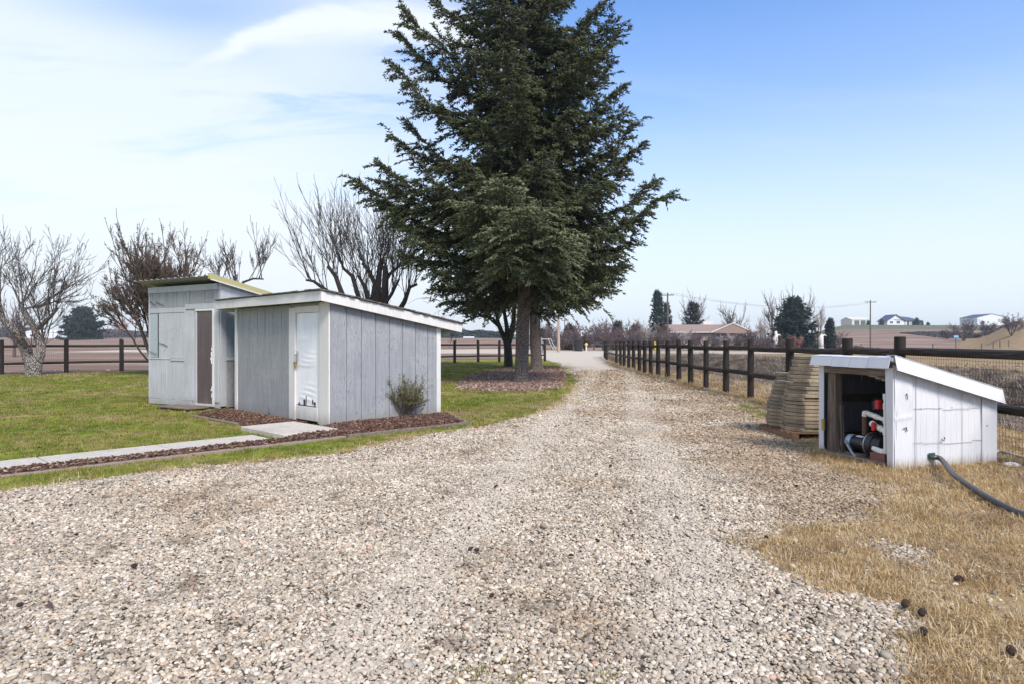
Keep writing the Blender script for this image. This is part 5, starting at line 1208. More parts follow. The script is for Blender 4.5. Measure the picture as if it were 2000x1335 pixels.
mb = MB(); mb.tube([(.12, 0, 1.74), (.24, -.02, 1.88), (.34, -.02, 2.00), (.33, 0, 2.10)], [.20, .17, .10, .03], 10)
o = mb.build('burl', MATS['conifer_bark'], bpy.data.objects['conifer.001'], smooth=True)

# ---- bare broad-leaved trees
def grow(out, p, d, L, r, depth, rg, prm, maxd):
    n = 5; pts = [p]; dd = d.copy(); seg = L / (n - 1)
    for i_ in range(n - 1):
        dd = norm(dd + rg.normal(0, prm['wob'], 3) + np.array([0, 0, prm['up'] * (.4 + .3 * depth)])); pts.append(pts[-1] + dd * seg)
    pts = np.array(pts); re = max(r * prm['tap'], prm['rmin']); out[min(depth, 3)].append((pts, np.linspace(r, re, n)))
    if depth >= maxd: return
    k = prm['kids'][min(depth, len(prm['kids']) - 1)]
    for q in range(k):
        s_ = rg.uniform(prm['s0'], 1.0) if q else 1.0; i_ = min(int(s_ * (n - 1)), n - 2); f_ = s_ * (n - 1) - i_; o = pts[i_] * (1 - f_) + pts[i_ + 1] * f_
        t = norm(pts[i_ + 1] - pts[i_]); side = norm(np.cross(t, rg.normal(0, 1, 3))); a = math.radians(rg.uniform(*prm['ang'])) * (0.45 if q == 0 else 1)
        nd = norm(t * math.cos(a) + side * math.sin(a)); grow(out, o, nd, L * rg.uniform(*prm['lr']) * (1.0 - .35 * s_ * (q > 0)), max(re * (1.0 if q == 0 else .72), prm['rmin']), depth + 1, rg, prm, maxd)
BASE = dict(wob=.12, up=.10, tap=.6, rmin=.004, kids=[3, 3, 3, 2], s0=.3, ang=(22, 55), lr=(.6, .9))
def bare_tree(name, base, stems, prm, maxd, seed, label, mats=('fruit_bark', 'twig_grey'), limbs=(), shoots=None, leaves=None, cat='tree', group=None, k0=9):
    """stems: list of (dir, length, radius, start offset); limbs: explicit heavy polylines (pts, radii) carrying shoots"""
    rg = np.random.default_rng(seed); p_ = dict(BASE); p_.update(prm); out = [[], [], [], []]; root = empty(name, base, 0, label, cat, group)
    heavy = []
    for pts, rad in limbs:
        pts = np.array(pts, float); heavy.append((pts, np.array(rad, float)))
        if shoots:
            tot_ = len(pts) - 1
            for q in range(shoots['n']):
                s_ = rg.uniform(shoots.get('s0', .35), 1.0) * tot_; i_ = min(int(s_), tot_ - 1); f_ = s_ - i_; o = pts[i_] * (1 - f_) + pts[i_ + 1] * f_
                t = norm(pts[i_ + 1] - pts[i_]); d = norm(np.array([rg.normal(0, shoots['sp']), rg.normal(0, shoots['sp']), 1.0]) + t * shoots.get('along', .4)); grow(out, o, d, shoots['L'] * rg.uniform(.55, 1.15), shoots['r'] * rg.uniform(.6, 1.2), 1, rg, p_, maxd)
    for d, L, r_, off in stems: grow(out, np.array(off, float), norm(np.array(d, float)), L, r_, 0, rg, p_, maxd)
    allh = heavy + out[0]; rest = out[1] + out[2] + out[3]
    if allh:
        v_ = []; q_ = []; b = 0
        vv, qq = chains_mesh(allh, k0); link('trunk', new_mesh('trunk', vv, [qq], MATS[mats[0]], True), root)
    vs_ = []; qs_ = []; b = 0
    for lst, k in ((out[1], 5), (out[2], 4), (out[3], 3)):
        if lst: vv, qq = chains_mesh(lst, k); vs_.append(vv); qs_.append(qq + b); b += len(vv)
    if vs_:
        V = np.concatenate(vs_); Q = np.concatenate(qs_); faces = [Q]
        cr = link('branches', new_mesh('branches', V, faces, MATS[mats[1]]), root)
    if leaves:
        ends = np.concatenate([c[0][2:] for c in out[3]]); N_ = int(len(ends) * leaves['n']); idx = rg.integers(0, len(ends), N_); o = ends[idx] + rg.normal(0, leaves['s'] * .8, (N_, 3))
        a = norm(rg.normal(0, 1, (N_, 3))); c = norm(np.cross(a, rg.normal(0, 1, (N_, 3)))); s_ = leaves['s'] * rg.uniform(.6, 1.3, (N_, 1))
        V = np.stack([o - a * s_, o + c * s_ * .5, o + a * s_, o - c * s_ * .5], 1).reshape(-1, 3); link('dry_leaves', new_mesh('dry_leaves', V, [np.arange(N_ * 4).reshape(-1, 4)], MATS[leaves['mat']]), root)
    return root
# gnarled fruit tree at the lawn edge
D0 = 27.0
def WL(lst, D, base): return [np.array(W(a, b, D + c)) - np.array(base) for a, b, c in lst]
bs = G(65, 733); bs = (bs[0], bs[1], 0); D0 = bs[1]
bare_tree('fruit_tree', bs, [], dict(up=.07, wob=.10, kids=[3, 5, 4, 3], lr=(.42, .72), ang=(16, 50), rmin=.0085, tap=.5), 4, 3,
          'gnarled bare fruit tree with a squat pale trunk at the lawn edge', limbs=[
    (WL([(66, 738, 0), (66, 725, 0), (66, 708, 0), (62, 696, 0)], D0, bs), [.36, .30, .33, .26]),
    (WL([(58, 705, 0), (50, 685, 0), (42, 668, -.2), (34, 650, -.4), (15, 636, -.6), (2, 620, -.8), (-2, 590, -.9)], D0, bs), [.22, .19, .16, .14, .12, .10, .07]),
    (WL([(72, 706, 0), (80, 690, .1), (78, 672, .2), (72, 655, .3), (66, 640, .4), (52, 618, .5), (42, 600, .5), (44, 590, .5)], D0, bs), [.22, .17, .15, .15, .13, .12, .10, .07]),
    (WL([(72, 642, .4), (86, 632, .3), (100, 618, 0), (112, 604, -.2)], D0, bs), [.10, .085, .07, .05]),
    (WL([(80, 700, .1), (86, 688, .0), (87, 676, .2), (84, 664, .2)], D0, bs), [.10, .06, .05, .04]),
    (WL([(48, 604, .5), (62, 601, .7), (78, 603, .9)], D0, bs), [.05, .04, .03])],
    shoots=dict(n=5, L=2.1, r=.034, sp=.55, s0=.5, along=.6), mats=('fruit_bark', 'twig_grey'))
# dense brushy tree behind the tall shed
b_ = (-14.6, 26.5, hz(-14.6, 26.5)); rg = np.random.default_rng(4)
st_ = [((math.sin(a) * k_ , math.cos(a) * k_ * .7, 1.0), rg.uniform(2.8, 3.6), .05, (0, 0, -.1)) for a, k_ in [(x, rg.uniform(.05, .62)) for x in rg.uniform(0, 6.283, 17)]] + [((-.75, 0, 1.0), 2.6, .045, (0, 0, 0)), ((-.6, .2, 1), 2.8, .045, (0, 0, 0)), ((.75, 0, 1.0), 2.8, .045, (0, 0, 0))]
bare_tree('brushy_tree', b_, st_, dict(up=.07, wob=.07, kids=[9, 8, 5, 2], lr=(.44, .62), ang=(14, 40), rmin=.0095, s0=.62), 3, 4, 'dense brushy dark tree with clinging dead leaves behind the tall shed', mats=('dark_bark', 'twig_brown'), leaves=dict(n=.9, s=.034, mat='dry_leaf'))
bare_tree('bare_tree', (-13.3, 30.0, 0), [], dict(up=.10, wob=.09, kids=[3, 4, 4, 2], lr=(.45, .75), ang=(14, 46), rmin=.0095), 4, 8,
          'small bare tree with upright shoots rising over the mustard roof edge', limbs=[(WL([(455, 700, 0), (458, 640, 0), (462, 600, 0), (463, 560, 0), (456, 540, 0)], 30, (-13.3, 30, 0)), [.16, .13, .10, .08, .05]),
          (WL([(463, 575, 0), (475, 552, 0), (495, 545, 0), (515, 546, 0)], 30, (-13.3, 30, 0)), [.08, .06, .045, .03]), (WL([(461, 590, 0), (440, 560, .3), (425, 550, .4)], 30, (-13.3, 30, 0)), [.07, .05, .03])], shoots=dict(n=6, L=1.35, r=.022, sp=.45, s0=.5), mats=('dark_bark', 'twig_grey'))
# broad pollarded tree between shed and conifer
bb = (-6.6, 31.0, 0)
def LM(lst): return WL(lst, 31.0, bb)
bare_tree('pollarded_tree', bb, [], dict(up=.07, wob=.055, kids=[3, 4, 4, 2], lr=(.40, .66), ang=(12, 34), rmin=.0085, tap=.5, s0=.2), 3, 15,
          'broad bare pollarded tree with stubby limbs and long shoots behind the small shed', limbs=[
    (LM([(735, 712, 0), (736, 680, 0), (738, 655, 0)]), [.34, .30, .30]),
    (LM([(738, 660, 0), (700, 630, 0), (668, 575, -.3), (655, 540, -.4), (640, 520, -.6)]), [.18, .15, .13, .10, .08]),
    (LM([(738, 660, 0), (690, 620, .5), (640, 570, .7), (612, 550, .8), (598, 548, 1)]), [.16, .13, .10, .07, .05]),
    (LM([(738, 660, 0), (712, 610, .3), (700, 580, .4), (688, 540, .5), (672, 526, .5), (668, 520, .5)]), [.17, .14, .12, .10, .07, .06]),
    (LM([(738, 660, 0), (722, 600, -.3), (712, 560, -.4), (700, 540, -.6)]), [.17, .13, .10, .07]),
    (LM([(738, 660, 0), (728, 590, 0), (732, 555, .2), (718, 525, .3), (708, 515, .4)]), [.19, .15, .12, .09, .06]),
    (LM([(738, 660, 0), (740, 600, 0), (738, 560, .2), (742, 520, .3), (744, 512, .3)]), [.2, .16, .14, .13, .10]),
    (LM([(738, 660, 0), (750, 610, 0), (752, 560, 0), (753, 535, 0), (752, 520, 0)]), [.22, .20, .17, .15, .10]),
    (LM([(752, 552, 0), (762, 535, .1), (778, 522, .3), (788, 518, .3)]), [.10, .08, .06, .04]),
    (LM([(738, 660, 0), (775, 615, .6), (790, 590, .8), (800, 562, .9), (815, 556, 1)]), [.18, .14, .12, .09, .06]),
    (LM([(738, 660, 0), (748, 600, -.8), (765, 575, -.9), (780, 545, -1)]), [.14, .10, .08, .05])],
    shoots=dict(n=12, L=2.5, r=.024, sp=.36, s0=.45, along=.6), mats=('dark_bark', 'twig_grey'))
# dark tree beside the conifers
bc = G(992, 716); bc = (bc[0], bc[1], 0)
def LC(lst): return WL(lst, bc[1], bc)
bare_tree('dark_bare_tree', bc, [], dict(up=-.02, wob=.14, kids=[3, 4, 3, 2], lr=(.5, .85), ang=(20, 60), rmin=.008), 3, 21,
          'dark multi-limbed bare tree standing just beside the conifer trunks', limbs=[
    (LC([(993, 722, 0), (993, 700, 0), (992, 680, 0), (990, 662, 0)]), [.27, .25, .235, .22]),
    (LC([(990, 668, 0), (980, 650, 0), (972, 628, .2), (968, 600, .3), (950, 560, .4)]), [.20, .15, .11, .08, .05]),
    (LC([(992, 668, 0), (990, 640, .1), (985, 610, .2), (980, 570, .3)]), [.18, .13, .10, .07]),
    (LC([(994, 668, 0), (1003, 630, -.1), (1004, 600, 0), (1000, 560, 0)]), [.18, .14, .12, .08]),
    (LC([(984, 655, 0), (975, 640, -.5), (962, 622, -.9), (935, 618, -1.2), (905, 630, -1.5), (870, 640, -1.8)]), [.12, .09, .07, .05, .035, .02]),
    (LC([(975, 640, 0), (950, 618, .5), (920, 612, .9), (890, 615, 1.2)]), [.07, .05, .035, .02])],
    shoots=dict(n=6, L=1.7, r=.03, sp=1.0, s0=.5, along=1.0), mats=('dark_bark', 'twig_grey'))
# shrub by the shed wall
sb = G(790, 819); sb = (sb[0], sb[1], .02); rg = np.random.default_rng(2)
st_ = [((math.cos(a) * .85, math.sin(a) * .5, 1.0), rg.uniform(.24, .33), .007, (0.03 * math.cos(a), .03 * math.sin(a), 0)) for a in np.linspace(0, 6.28, 26)]
st_ += [((rg.normal(0, .3), rg.normal(0, .2), 1.0), .31, .007, (0, 0, 0)) for _ in range(12)]
bare_tree('twiggy_shrub', sb, st_, dict(up=.08, wob=.10, kids=[3, 3, 2], lr=(.55, .85), ang=(18, 42), rmin=.0022, s0=.4), 3, 5, 'twiggy round shrub with sparse olive leaves against the shed side wall', mats=('shrub_stem', 'shrub_stem'), leaves=dict(n=2.6, s=.014, mat='shrub_leaf'), cat='shrub', k0=5)

# ------------------------------------------------------------------ far things
def pole(px, ytop, D, rad, mat, arms, label, zb=None):
    x = (px - 1000) * D / F; z0_ = hz(x, D) if zb is None else zb; ht = H - (ytop - HY) * D / F - z0_
    r_ = empty('utility_pole', (x, D, z0_), 0, label, 'utility pole', 'utility poles'); mb = MB(); mb.tube([(0, 0, -.3), (0, 0, ht)], [rad, rad * .7], 10); mb.build('shaft', MATS[mat], r_)
    for (dzz, wd, tilt) in arms:
        mb = MB(); mb.box((0, -.12, ht - dzz), (wd, .12, .14), ry=tilt); mb.build('crossarm', MATS[mat], r_)
        for s_ in (-.45, -.3, .3, .45): mb = MB(); mb.tube([(s_ * wd, -.12, ht - dzz + .07 - s_ * wd * tilt), (s_ * wd, -.12, ht - dzz + .28 - s_ * wd * tilt)], [.05, .035], 6); mb.build('insulator', MATS['hose_grey'], r_)
    return r_
pole(1091, 592, 88, .21, 'pale_pole_wood', [], 'pale bare wooden pole at the end of the gravel drive')
pole(1304, 573, 100, .16, 'pole_wood', [(.35, 1.9, -.02)], 'dark utility pole with crossarm in front of the tall blue-green evergreen')
pole(1700, 587, 150, .17, 'pole_wood', [(.45, 2.6, -.01)], 'lone utility pole with crossarm before the hillside field')
pole(1103, 624, 165, .14, 'pole_wood', [(.4, 1.6, 0)], 'small distant utility pole among the bare trees')
pole(1058, 640, 84, .07, 'hose_grey', [], 'thin grey pole beside the conifer trunk at the road')
# power line
ch = []
for off, sag in ((-1.0, 0), (.1, .3), (1.0, .1)):
    P = []
    for k in range(15):
        t_ = k / 14; a = np.array([(1304 - 1000) * 100 / F + off, 99.9, 9.0]); b = np.array([(1700 - 1000) * 150 / F + off, 149.9, 10.6]); p = a * (1 - t_) + b * t_; p[2] -= (1.6 + sag) * 4 * t_ * (1 - t_); P.append(p)
    v_, q_ = chains_mesh([(np.array(P), np.full(15, .012))], 3); tag(link('power_line', new_mesh('power_line', v_, [q_], MATS['wire'])), 'thin sagging power line between the two crossarm poles', 'power line', 'power lines')
# chevron marker
x = (1281 - 1000) * 68 / F; sg = empty('hazard_marker', (x, 68, hz(x, 68)), 0, 'yellow and black striped hazard marker behind the rail fence', 'road sign')
MB().box((0, .04, .6), (.06, .05, 1.2)).build('post', MATS['steel'], sg)
for s_ in (0,):
    MB().box((0, 0, .95), (.34, .02, .92)).build('plate', MATS['sign_yellow'], sg)
    mb = MB()
    for k in range(4):
        z = .62 + k * .22; mb.add([(-.168, -.014, z - .1), (.168, -.014, z + .08), (.168, -.014, z + .17), (-.168, -.014, z - .01)], [(0, 1, 2, 3)]); 
    mb.build('stripe', MATS['sign_black'], sg)
# white weir rails by the ditch head
gt = empty('white_gate', ((1322 - 1000) * 62 / F, 62, hz(16, 62)), 0, 'low pale metal gate beyond the rail fence near the ditch head', 'gate')
for z in (.35, .7, 1.05): MB().tube([(-1.6, 0, z), (1.6, 0, z)], .03, 6).build('rail', MATS['gate_white'], gt)
for x in (-1.6, 0, 1.6): MB().tube([(x, 0, -.1), (x, 0, 1.15)], .035, 6).build('post', MATS['gate_white'], gt)

def house(name, px0, px1, D, wall_h, roof_h, depth, label, wm, rm, zb=None, gable='x', over=.5, wins=(), cat='house', door=None, dx=0):
    x0 = (px0 - 1000) * D / F; x1 = (px1 - 1000) * D / F; w = x1 - x0; xc = (x0 + x1) / 2; z0_ = hz(xc, D) - .1 if zb is None else zb
    h = empty(name, (xc, D, z0_), 0, label, cat); mb = MB(); mb.box((0, depth / 2, wall_h / 2), (w, depth, wall_h))
    if gable == 'y': mb.add([(-w / 2, .01, wall_h), (w / 2, .01, wall_h), (0, .01, wall_h + roof_h), (-w / 2, depth, wall_h), (w / 2, depth, wall_h), (0, depth, wall_h + roof_h)], [(0, 1, 2), (5, 4, 3)])
    else: mb.add([(-w / 2, 0, wall_h), (-w / 2, depth, wall_h), (-w / 2, depth / 2, wall_h + roof_h), (w / 2, 0, wall_h), (w / 2, depth, wall_h), (w / 2, depth / 2, wall_h + roof_h)], [(2, 1, 0), (3, 4, 5)])
    wl = mb.build('wall', MATS[wm], h); t = .15; mb = MB()
    if gable == 'y':
        for s_ in (-1, 1):
            e = w / 2 + over; ez = wall_h - over * roof_h / (w / 2); mb.add([(s_ * e, -over, ez), (0, -over, wall_h + roof_h + .02), (0, depth + over, wall_h + roof_h + .02), (s_ * e, depth + over, ez), (s_ * e, -over, ez + t), (0, -over, wall_h + roof_h + t), (0, depth + over, wall_h + roof_h + t), (s_ * e, depth + over, ez + t)], [(0, 1, 2, 3), (4, 5, 6, 7), (0, 1, 5, 4), (2, 3, 7, 6), (0, 3, 7, 4)])
    else:
        for s_ in (0, 1):
            ye = -over if s_ == 0 else depth + over; ez = wall_h - over * roof_h / (depth / 2); a = w / 2 + over
            mb.add([(-a, ye, ez), (a, ye, ez), (a, depth / 2, wall_h + roof_h + .02), (-a, depth / 2, wall_h + roof_h + .02), (-a, ye, ez + t), (a, ye, ez + t), (a, depth / 2, wall_h + roof_h + t), (-a, depth / 2, wall_h + roof_h + t)], [(0, 1, 2, 3), (4, 5, 6, 7), (0, 1, 5, 4), (1, 2, 6, 5), (0, 3, 7, 4)])
    mb.build('roof', MATS[rm], h)
    for (u, z, ww, hh) in wins:
        f_ = MB().box((u, -.04, z), (ww + .16, .06, hh + .16)).build('window', MATS['house_trim'], h); MB().box((u, -.08, z), (ww, .03, hh)).build('pane', MATS['glass'], f_)
        if ww > 1.5:
            for q in range(1, int(ww / .8)): MB().box((u - ww / 2 + q * ww / int(ww / .8), -.10, z), (.07, .02, hh)).build('mullion', MATS['house_trim'], f_)
    if door: MB().box((door, -.05, 1.0), (1.6, .08, 2.0)).build('door', MATS['house_trim'], h)
    return h
rh = house('ranch_house', 1318, 1452, 128, 3.3, 1.25, 9, 'low ranch house with faded brown roof and pale window wall', 'house_wall', 'house_roof', over=.8, wins=((1.8, 1.7, 2.9, 2.1), (-3.4, 1.9, 1.5, 1.2), (5.6, 2.2, 1.0, 1.0)), zb=0.25)
wg = MB(); wg.add([(0.2, -1.6, 2.9), (8.6, -1.6, 2.7), (4.2, -1.6, 4.7), (.2, 4, 2.9), (8.6, 4, 2.7), (4.2, 4, 4.75)], [(0, 1, 2), (0, 2, 5, 3), (2, 1, 4, 5), (0, 3, 4, 1)]); wg.build('gable_roof', MATS['house_roof'], rh)
mb = MB(); mb.tube([(-.1, -1.65, 2.95), (4.2, -1.65, 4.8), (8.9, -1.65, 2.7)], .11, 5); mb.tube([(-8, -.85, 3.0), (0, -.85, 3.0)], .09, 5); mb.build('bargeboard', MATS['house_trim'], rh)
mb = MB(); mb.box((1.2, 5, 4.9), (2.0, 1.0, .9)); mb.build('chimney', MATS['house_trim'], rh)
bh = house('hill_house', 1733, 1766, 353, 2.6, 3.2, 9, 'long dark blue roofed house on top of the hill', 'barn_white', 'blue_roof', gable='y', over=.7, wins=((-2.4, 1.6, 1.6, 1.2), (1.4, 1.6, 1.8, 1.2)))
ox = bh.location.x
for u0, dpt, wd, wh, rh_, yy_ in ((6.0, 9, 5.2, 2.6, 2.6, .5), ):
    mb = MB(); mb.box((u0 + 1, 5, 1.3), (8, 9, 2.6)); mb.build('garage_wall', MATS['barn_white'], bh)
mb = MB(); mb.add([(-1, -.3, 3.0), (15.5, -.3, 2.3), (15.5, 9, 2.3), (-1, 9, 2.3), (1, 4.5, 5.4), (9.5, 4.5, 4.6)], [(0, 1, 5, 4), (1, 2, 5), (2, 3, 4, 5), (3, 0, 4), (0, 3, 2, 1)]); mb.build('hip_roof', MATS['blue_roof'], bh)
mb = MB(); mb.box((10.6, 4, 1.1), (8, 7, 2.2)); mb.build('wing_wall', MATS['blue_roof'], bh)
for u in (5.0, 8.4): MB().box((u, .44, 1.15), (2.0, .05, 2.1)).build('garage_door', MATS['gate_white'], bh)
house('cream_barn', 1664, 1699, 354, 3.0, 1.5, 12, 'cream metal barn with two pale doors on the hilltop', 'barn_cream', 'barn_cream', gable='x', over=.2, wins=((-2.3, 1.4, 2.6, 2.4), (1.2, 1.4, 2.6, 2.4)), cat='barn')
house('white_barn', 1909, 1965, 352, 4.4, 1.9, 14, 'wide white barn behind the hillside trees', 'barn_white', 'blue_roof', gable='y', over=.2, wins=((-4.6, 1.7, 1.2, 1.4), (-2.0, 1.8, 1.0, .7)), cat='barn')
house('farm_building', 48, 113, 330, 3.0, 1.2, 12, 'long low white farm building across the ploughed field', 'barn_white', 'barn_white', gable='x', over=.2, wins=((-5, 1.4, 1.5, 1.0),), cat='farm building')
house('far_shed', 905, 925, 400, 1.6, .6, 8, 'tiny pale roofed shed below the blue ridge', 'barn_white', 'barn_white', gable='x', over=.2, cat='shed')
for k, (px, D, hh) in enumerate(((1780, 356, 2.0), (1800, 358, 2.6), (1813, 358, 1.8), (1696, 350, 2.4), (1722, 350, 3.0), (1791, 352, 4.2))):
    x = (px - 1000) * D / F
    conifer('hilltop_conifer', (x, D, hz(x, D)), hh, .12, [(0, hh * .42), (hh, .1)], 22, 60 + k, .2, ('small dark conifer near the hill house' if hh < 4 else 'taller dark conifer at the end of the hill house roof'), mat='needles_far', step2=.4, step3=.45, tw_len=(.5, .9), tw_w=.12, group='conifers on the hilltop')
# farm sundries at the road end
tb = MB(); tb.tube([(0, 0, 0), (0, 0, .9), (0, 0, .95)], [.32, .38, .40], 12); tb.tube([(0, 0, .951), (0, 0, 1.02)], [.42, .30], 12); o = tb.build('dark_barrel', MATS['black_metal']); x = (1130 - 1000) * 96 / F; o.location = (x, 96, hz(x, 96)); o.scale = (1.8, 1.8, 1.6); tag(o, 'black barrel across the road at the drive end', 'barrel')
o = MB().box((0, 0, .6), (1.1, .8, 1.2)).build('wheelie_bin', MATS['barn_cream']) if False else None
hy = empty('yellow_topped_post', ((1145 - 1000) * 92 / F, 92, hz(10, 92)), 0, 'small yellow topped post near the black barrel', 'marker post'); MB().tube([(0, 0, 0), (0, 0, .9)], .10, 8).build('post', MATS['white_stone'], hy); mb = MB(); mb.tube([(0, 0, .9), (0, 0, 1.1), (0, 0, 1.25)], [.2, .22, .08], 10); mb.build('cap', MATS['sign_yellow'], hy)
sw_ = empty('swing_frame', ((1073 - 1000) * 98 / F, 98, hz(5, 98)), 0, 'white slanting ladder frame leaning beyond the road', 'frame')
for a, b in (((-.2, 0, 1.7), (.6, 0, .1)), ((.2, 0, 1.7), (1.0, 0, .1)), ((-1.5, 0, 1.6), (.2, 0, 1.7)), ((-1.4, 0, 1.6), (-1.4, 0, 0))): MB().tube([a, b], .06, 6).build('bar', MATS['gate_white'], sw_)
mbx = empty('mailbox', ((1060 - 1000) * 80 / F, 80, hz(4, 80)), 0, 'grey mailbox on a post beside the conifer trunk', 'mailbox'); MB().box((0, 0, .5), (.12, .12, 1.0)).build('post', MATS['pole_wood'], mbx)
mb = MB(); mb.box((0, 0, 1.12), (.35, .6, .22)); mb.tube([(0, -.3, 1.23), (0, .3, 1.23)], .172, 12); mb.build('box', MATS['steel'], mbx)
sg2 = empty('small_blue_sign', ((1867 - 1000) * 110 / F, 110, hz(76, 110)), 0, 'small blue sign on a short post beside the far dirt road', 'sign'); MB().box((0, 0, 1.3), (.10, .10, 2.6)).build('post', MATS['pole_wood'], sg2); MB().box((0, -.07, 2.4), (.8, .04, .4)).build('plate', MATS['sky_blue'], sg2)
for k, (px, D, s_) in enumerate(((1515, 112, 1.0), (1604, 112, .8))):
    x = (px - 1000) * D / F; r_ = empty('garden_statue', (x, D, hz(x, D)), 0, ('taller ' if k == 0 else 'shorter ') + 'white figure-like garden ornament before the round dark pine', 'garden ornament', 'white ornaments by the pine')
    mb = MB(); mb.tube([(0, 0, 0), (0, 0, .6)], [.55, .45], 8); mb.build('plinth', MATS['white_stone'], r_)
    mb = MB(); mb.tube([(0, 0, .6), (.05, 0, 1.3), (-.1, 0, 2.0), (.1, 0, 2.6), (.0, 0, 3.0 * s_ + .3)], [.40, .32, .45, .25, .2], 9); mb.tube([(-.1, 0, 2.2), (.6, 0, 2.7), (.9, 0, 2.5)], [.16, .12, .08], 6); mb.build('figure', MATS['white_stone'], r_, smooth=True)
for k, (px, D) in enumerate(((1726 - 44, 120), (1862 + 55, 118), (1940, 118), (1953, 118), (1945 + 25, 118), (1682 + 70, 120), (1822, 118))):
    x = (px - 1000) * D / F; o = MB().box((0, 0, .6), (.12, .12, 1.2)).build('field_stake', MATS['pole_wood']); o.location = (x, D, hz(x, D)); tag(o, 'thin wooden stake in the dry field before the hill', 'stake', 'stakes in the far field')

# evergreens and bare trees beyond
def far_conifer(px, pyt, D, halfw, label, seed, shape='cone', nb=46, mat='needles_far', tw=(.5, .9), tww=.10, st=.5, name='evergreen_tree'):
    x = (px - 1000) * D / F; z0_ = hz(x, D); ht = H - (pyt - HY) * D / F - z0_; w = halfw * D / F
    pr = {'cone': [(0, w), (.15 * ht, w), (ht, .15)], 'column': [(0, w * .8), (.3 * ht, w), (.6 * ht, w * .8), (.85 * ht, w * .5), (ht, .2)], 'round': [(0, w), (.25 * ht, w), (.5 * ht, w * .88), (.8 * ht, w * .5), (ht, w * .12)]}[shape]
    return conifer(name, (x, D, z0_), ht, w * .07 + .1, pr, nb, seed, ht * .04, label, mat=mat, step2=st, step3=.30, tw_len=tw, tw_w=tww, cat='tree')
far_conifer(1284, 568, 150, 20, 'tall narrow blue-green evergreen behind the crossarm pole', 70, 'column', 90)
far_conifer(1302, 592, 156, 14, 'shorter evergreen leaning against the tall blue-green one', 75, 'column', 50)
far_conifer(1353, 590, 152, 26, 'ragged brownish evergreen behind the ranch house roof', 71, 'column', 60, 'needles_brown')
far_conifer(1550, 584, 125, 50, 'big round dark pine beside the hillside field', 72, 'round', 150)
far_conifer(1621, 622, 128, 15, 'small pointed dark spruce next to the big round pine', 73, 'cone', 50)
far_conifer(1206, 627, 118, 17, 'pointed dark evergreen above the orchard trees', 74, 'cone', 50, 'needles_brown')
far_conifer(1242, 634, 120, 17, 'blunt dark evergreen beside the pointed one over the orchard', 76, 'round', 45, 'needles_brown')
far_conifer(1113, 636, 120, 15, 'dark evergreen bush behind the road end', 77, 'round', 45, 'needles_brown')
far_conifer(163, 604, 240, 41, 'rounded dark pine standing alone beyond the ploughed field', 78, 'round', 130, 'needles_far', (.9, 1.6), .2, .8)
def far_bare(px, pyt, D, halfw, label, seed, mat='twig_purple', name='bare_tree', trunks=1, group=None, up=.05, leaf=None, depth=3, kids=(5, 5, 4, 2), ang=(18, 50), rm=.018):
    x = (px - 1000) * D / F; z0_ = hz(x, D); ht = H - (pyt - HY) * D / F - z0_; w = halfw * D / F; rg = np.random.default_rng(seed)
    k = 6 if trunks == 1 else 9; st = [((math.cos(a) * w / ht * 1.3, math.sin(a) * w / ht * 1.3, 1.0), ht * .42, ht * .012 + .02, (0, 0, ht * (.18 if trunks == 1 else 0))) for a in rg.uniform(0, 6.28, k)]
    lim = [(np.array([(0, 0, -.2), (0, 0, ht * .1), (0, 0, ht * .2)]), np.array([.03, .025, .022]) * ht)] if trunks == 1 else []
    return bare_tree(name, (x, D, z0_), st, dict(up=up, wob=.10, kids=list(kids), lr=(.48, .72), ang=ang, rmin=rm, s0=.35), depth, seed, label, mats=('twig_brown', mat), limbs=lim, group=group, leaves=leaf, k0=6)
far_bare(1435, 590, 160, 42, 'wide spreading bare tree rising over the ranch house ridge', 90, 'twig_brown')
far_bare(1350, 580, 158, 26, 'tall thin bare tree behind the ragged evergreen', 91, 'twig_brown', up=.12)
far_bare(1562, 572, 150, 25, 'bare tree crown poking up above the big round pine', 92, 'twig_brown', up=.12)
far_bare(1512, 578, 150, 12, 'slender bare tree just beside the big round pine', 93, 'twig_brown', up=.15)
far_bare(1598, 600, 150, 16, 'pale bare tree between the round pine and the spruce', 94, 'twig_pale', up=.12)
far_bare(1490, 612, 125, 15, 'white-stemmed bare shrub tree beside the ranch house', 95, 'twig_pale', trunks=0, up=.12)
far_bare(1552, 645, 105, 24, 'reddish bare shrub mound in front of the round pine', 96, 'twig_red', 'bare_shrub', 0, leaf=dict(n=.25, s=.09, mat='twig_red'))
far_bare(1528, 651, 104, 18, 'tan bare shrub mound beside the reddish one', 97, 'twig_brown', 'bare_shrub', 0)
far_bare(1636, 640, 128, 14, 'low grey bare tree at the foot of the small spruce', 98, 'twig_purple', trunks=0)
far_bare(1466, 628, 130, 18, 'red-twigged bare tree beside the ranch house gable', 99, 'twig_red', trunks=0)
nm = ['bare tree squeezed between the conifer trunk and the pale pole', 'low bare tree behind the white ladder frame', 'bare tree just past the pale bare pole', 'bare tree above the black barrel',
      'bare tree above the yellow topped post', 'tall thin bare tree between the road end and the fence start', 'bare tree over the far end of the rail fence', 'higher bare tree behind the far end of the rail fence',
      'bare tree below the pointed dark evergreen', 'bare tree between the pointed and the blunt evergreens', 'bare tree below the blunt dark evergreen', 'pale-stemmed bare tree beyond the blunt evergreen',
      'bare tree behind the hazard marker', 'bare tree around the foot of the near crossarm pole', 'low bare tree before the near roof end of the ranch house', 'low bare tree before the long wall of the ranch house',
      'pale low bare tree before the middle of the ranch house', 'low bare tree before the ranch house window wall', 'low bare tree below the ranch house gable', 'lowest bare tree at the ranch house gable end',
      'bare tree just past the far gable corner of the ranch house', 'bare tree between the ranch house and the white ornament', 'low bare tree beside the taller white ornament']
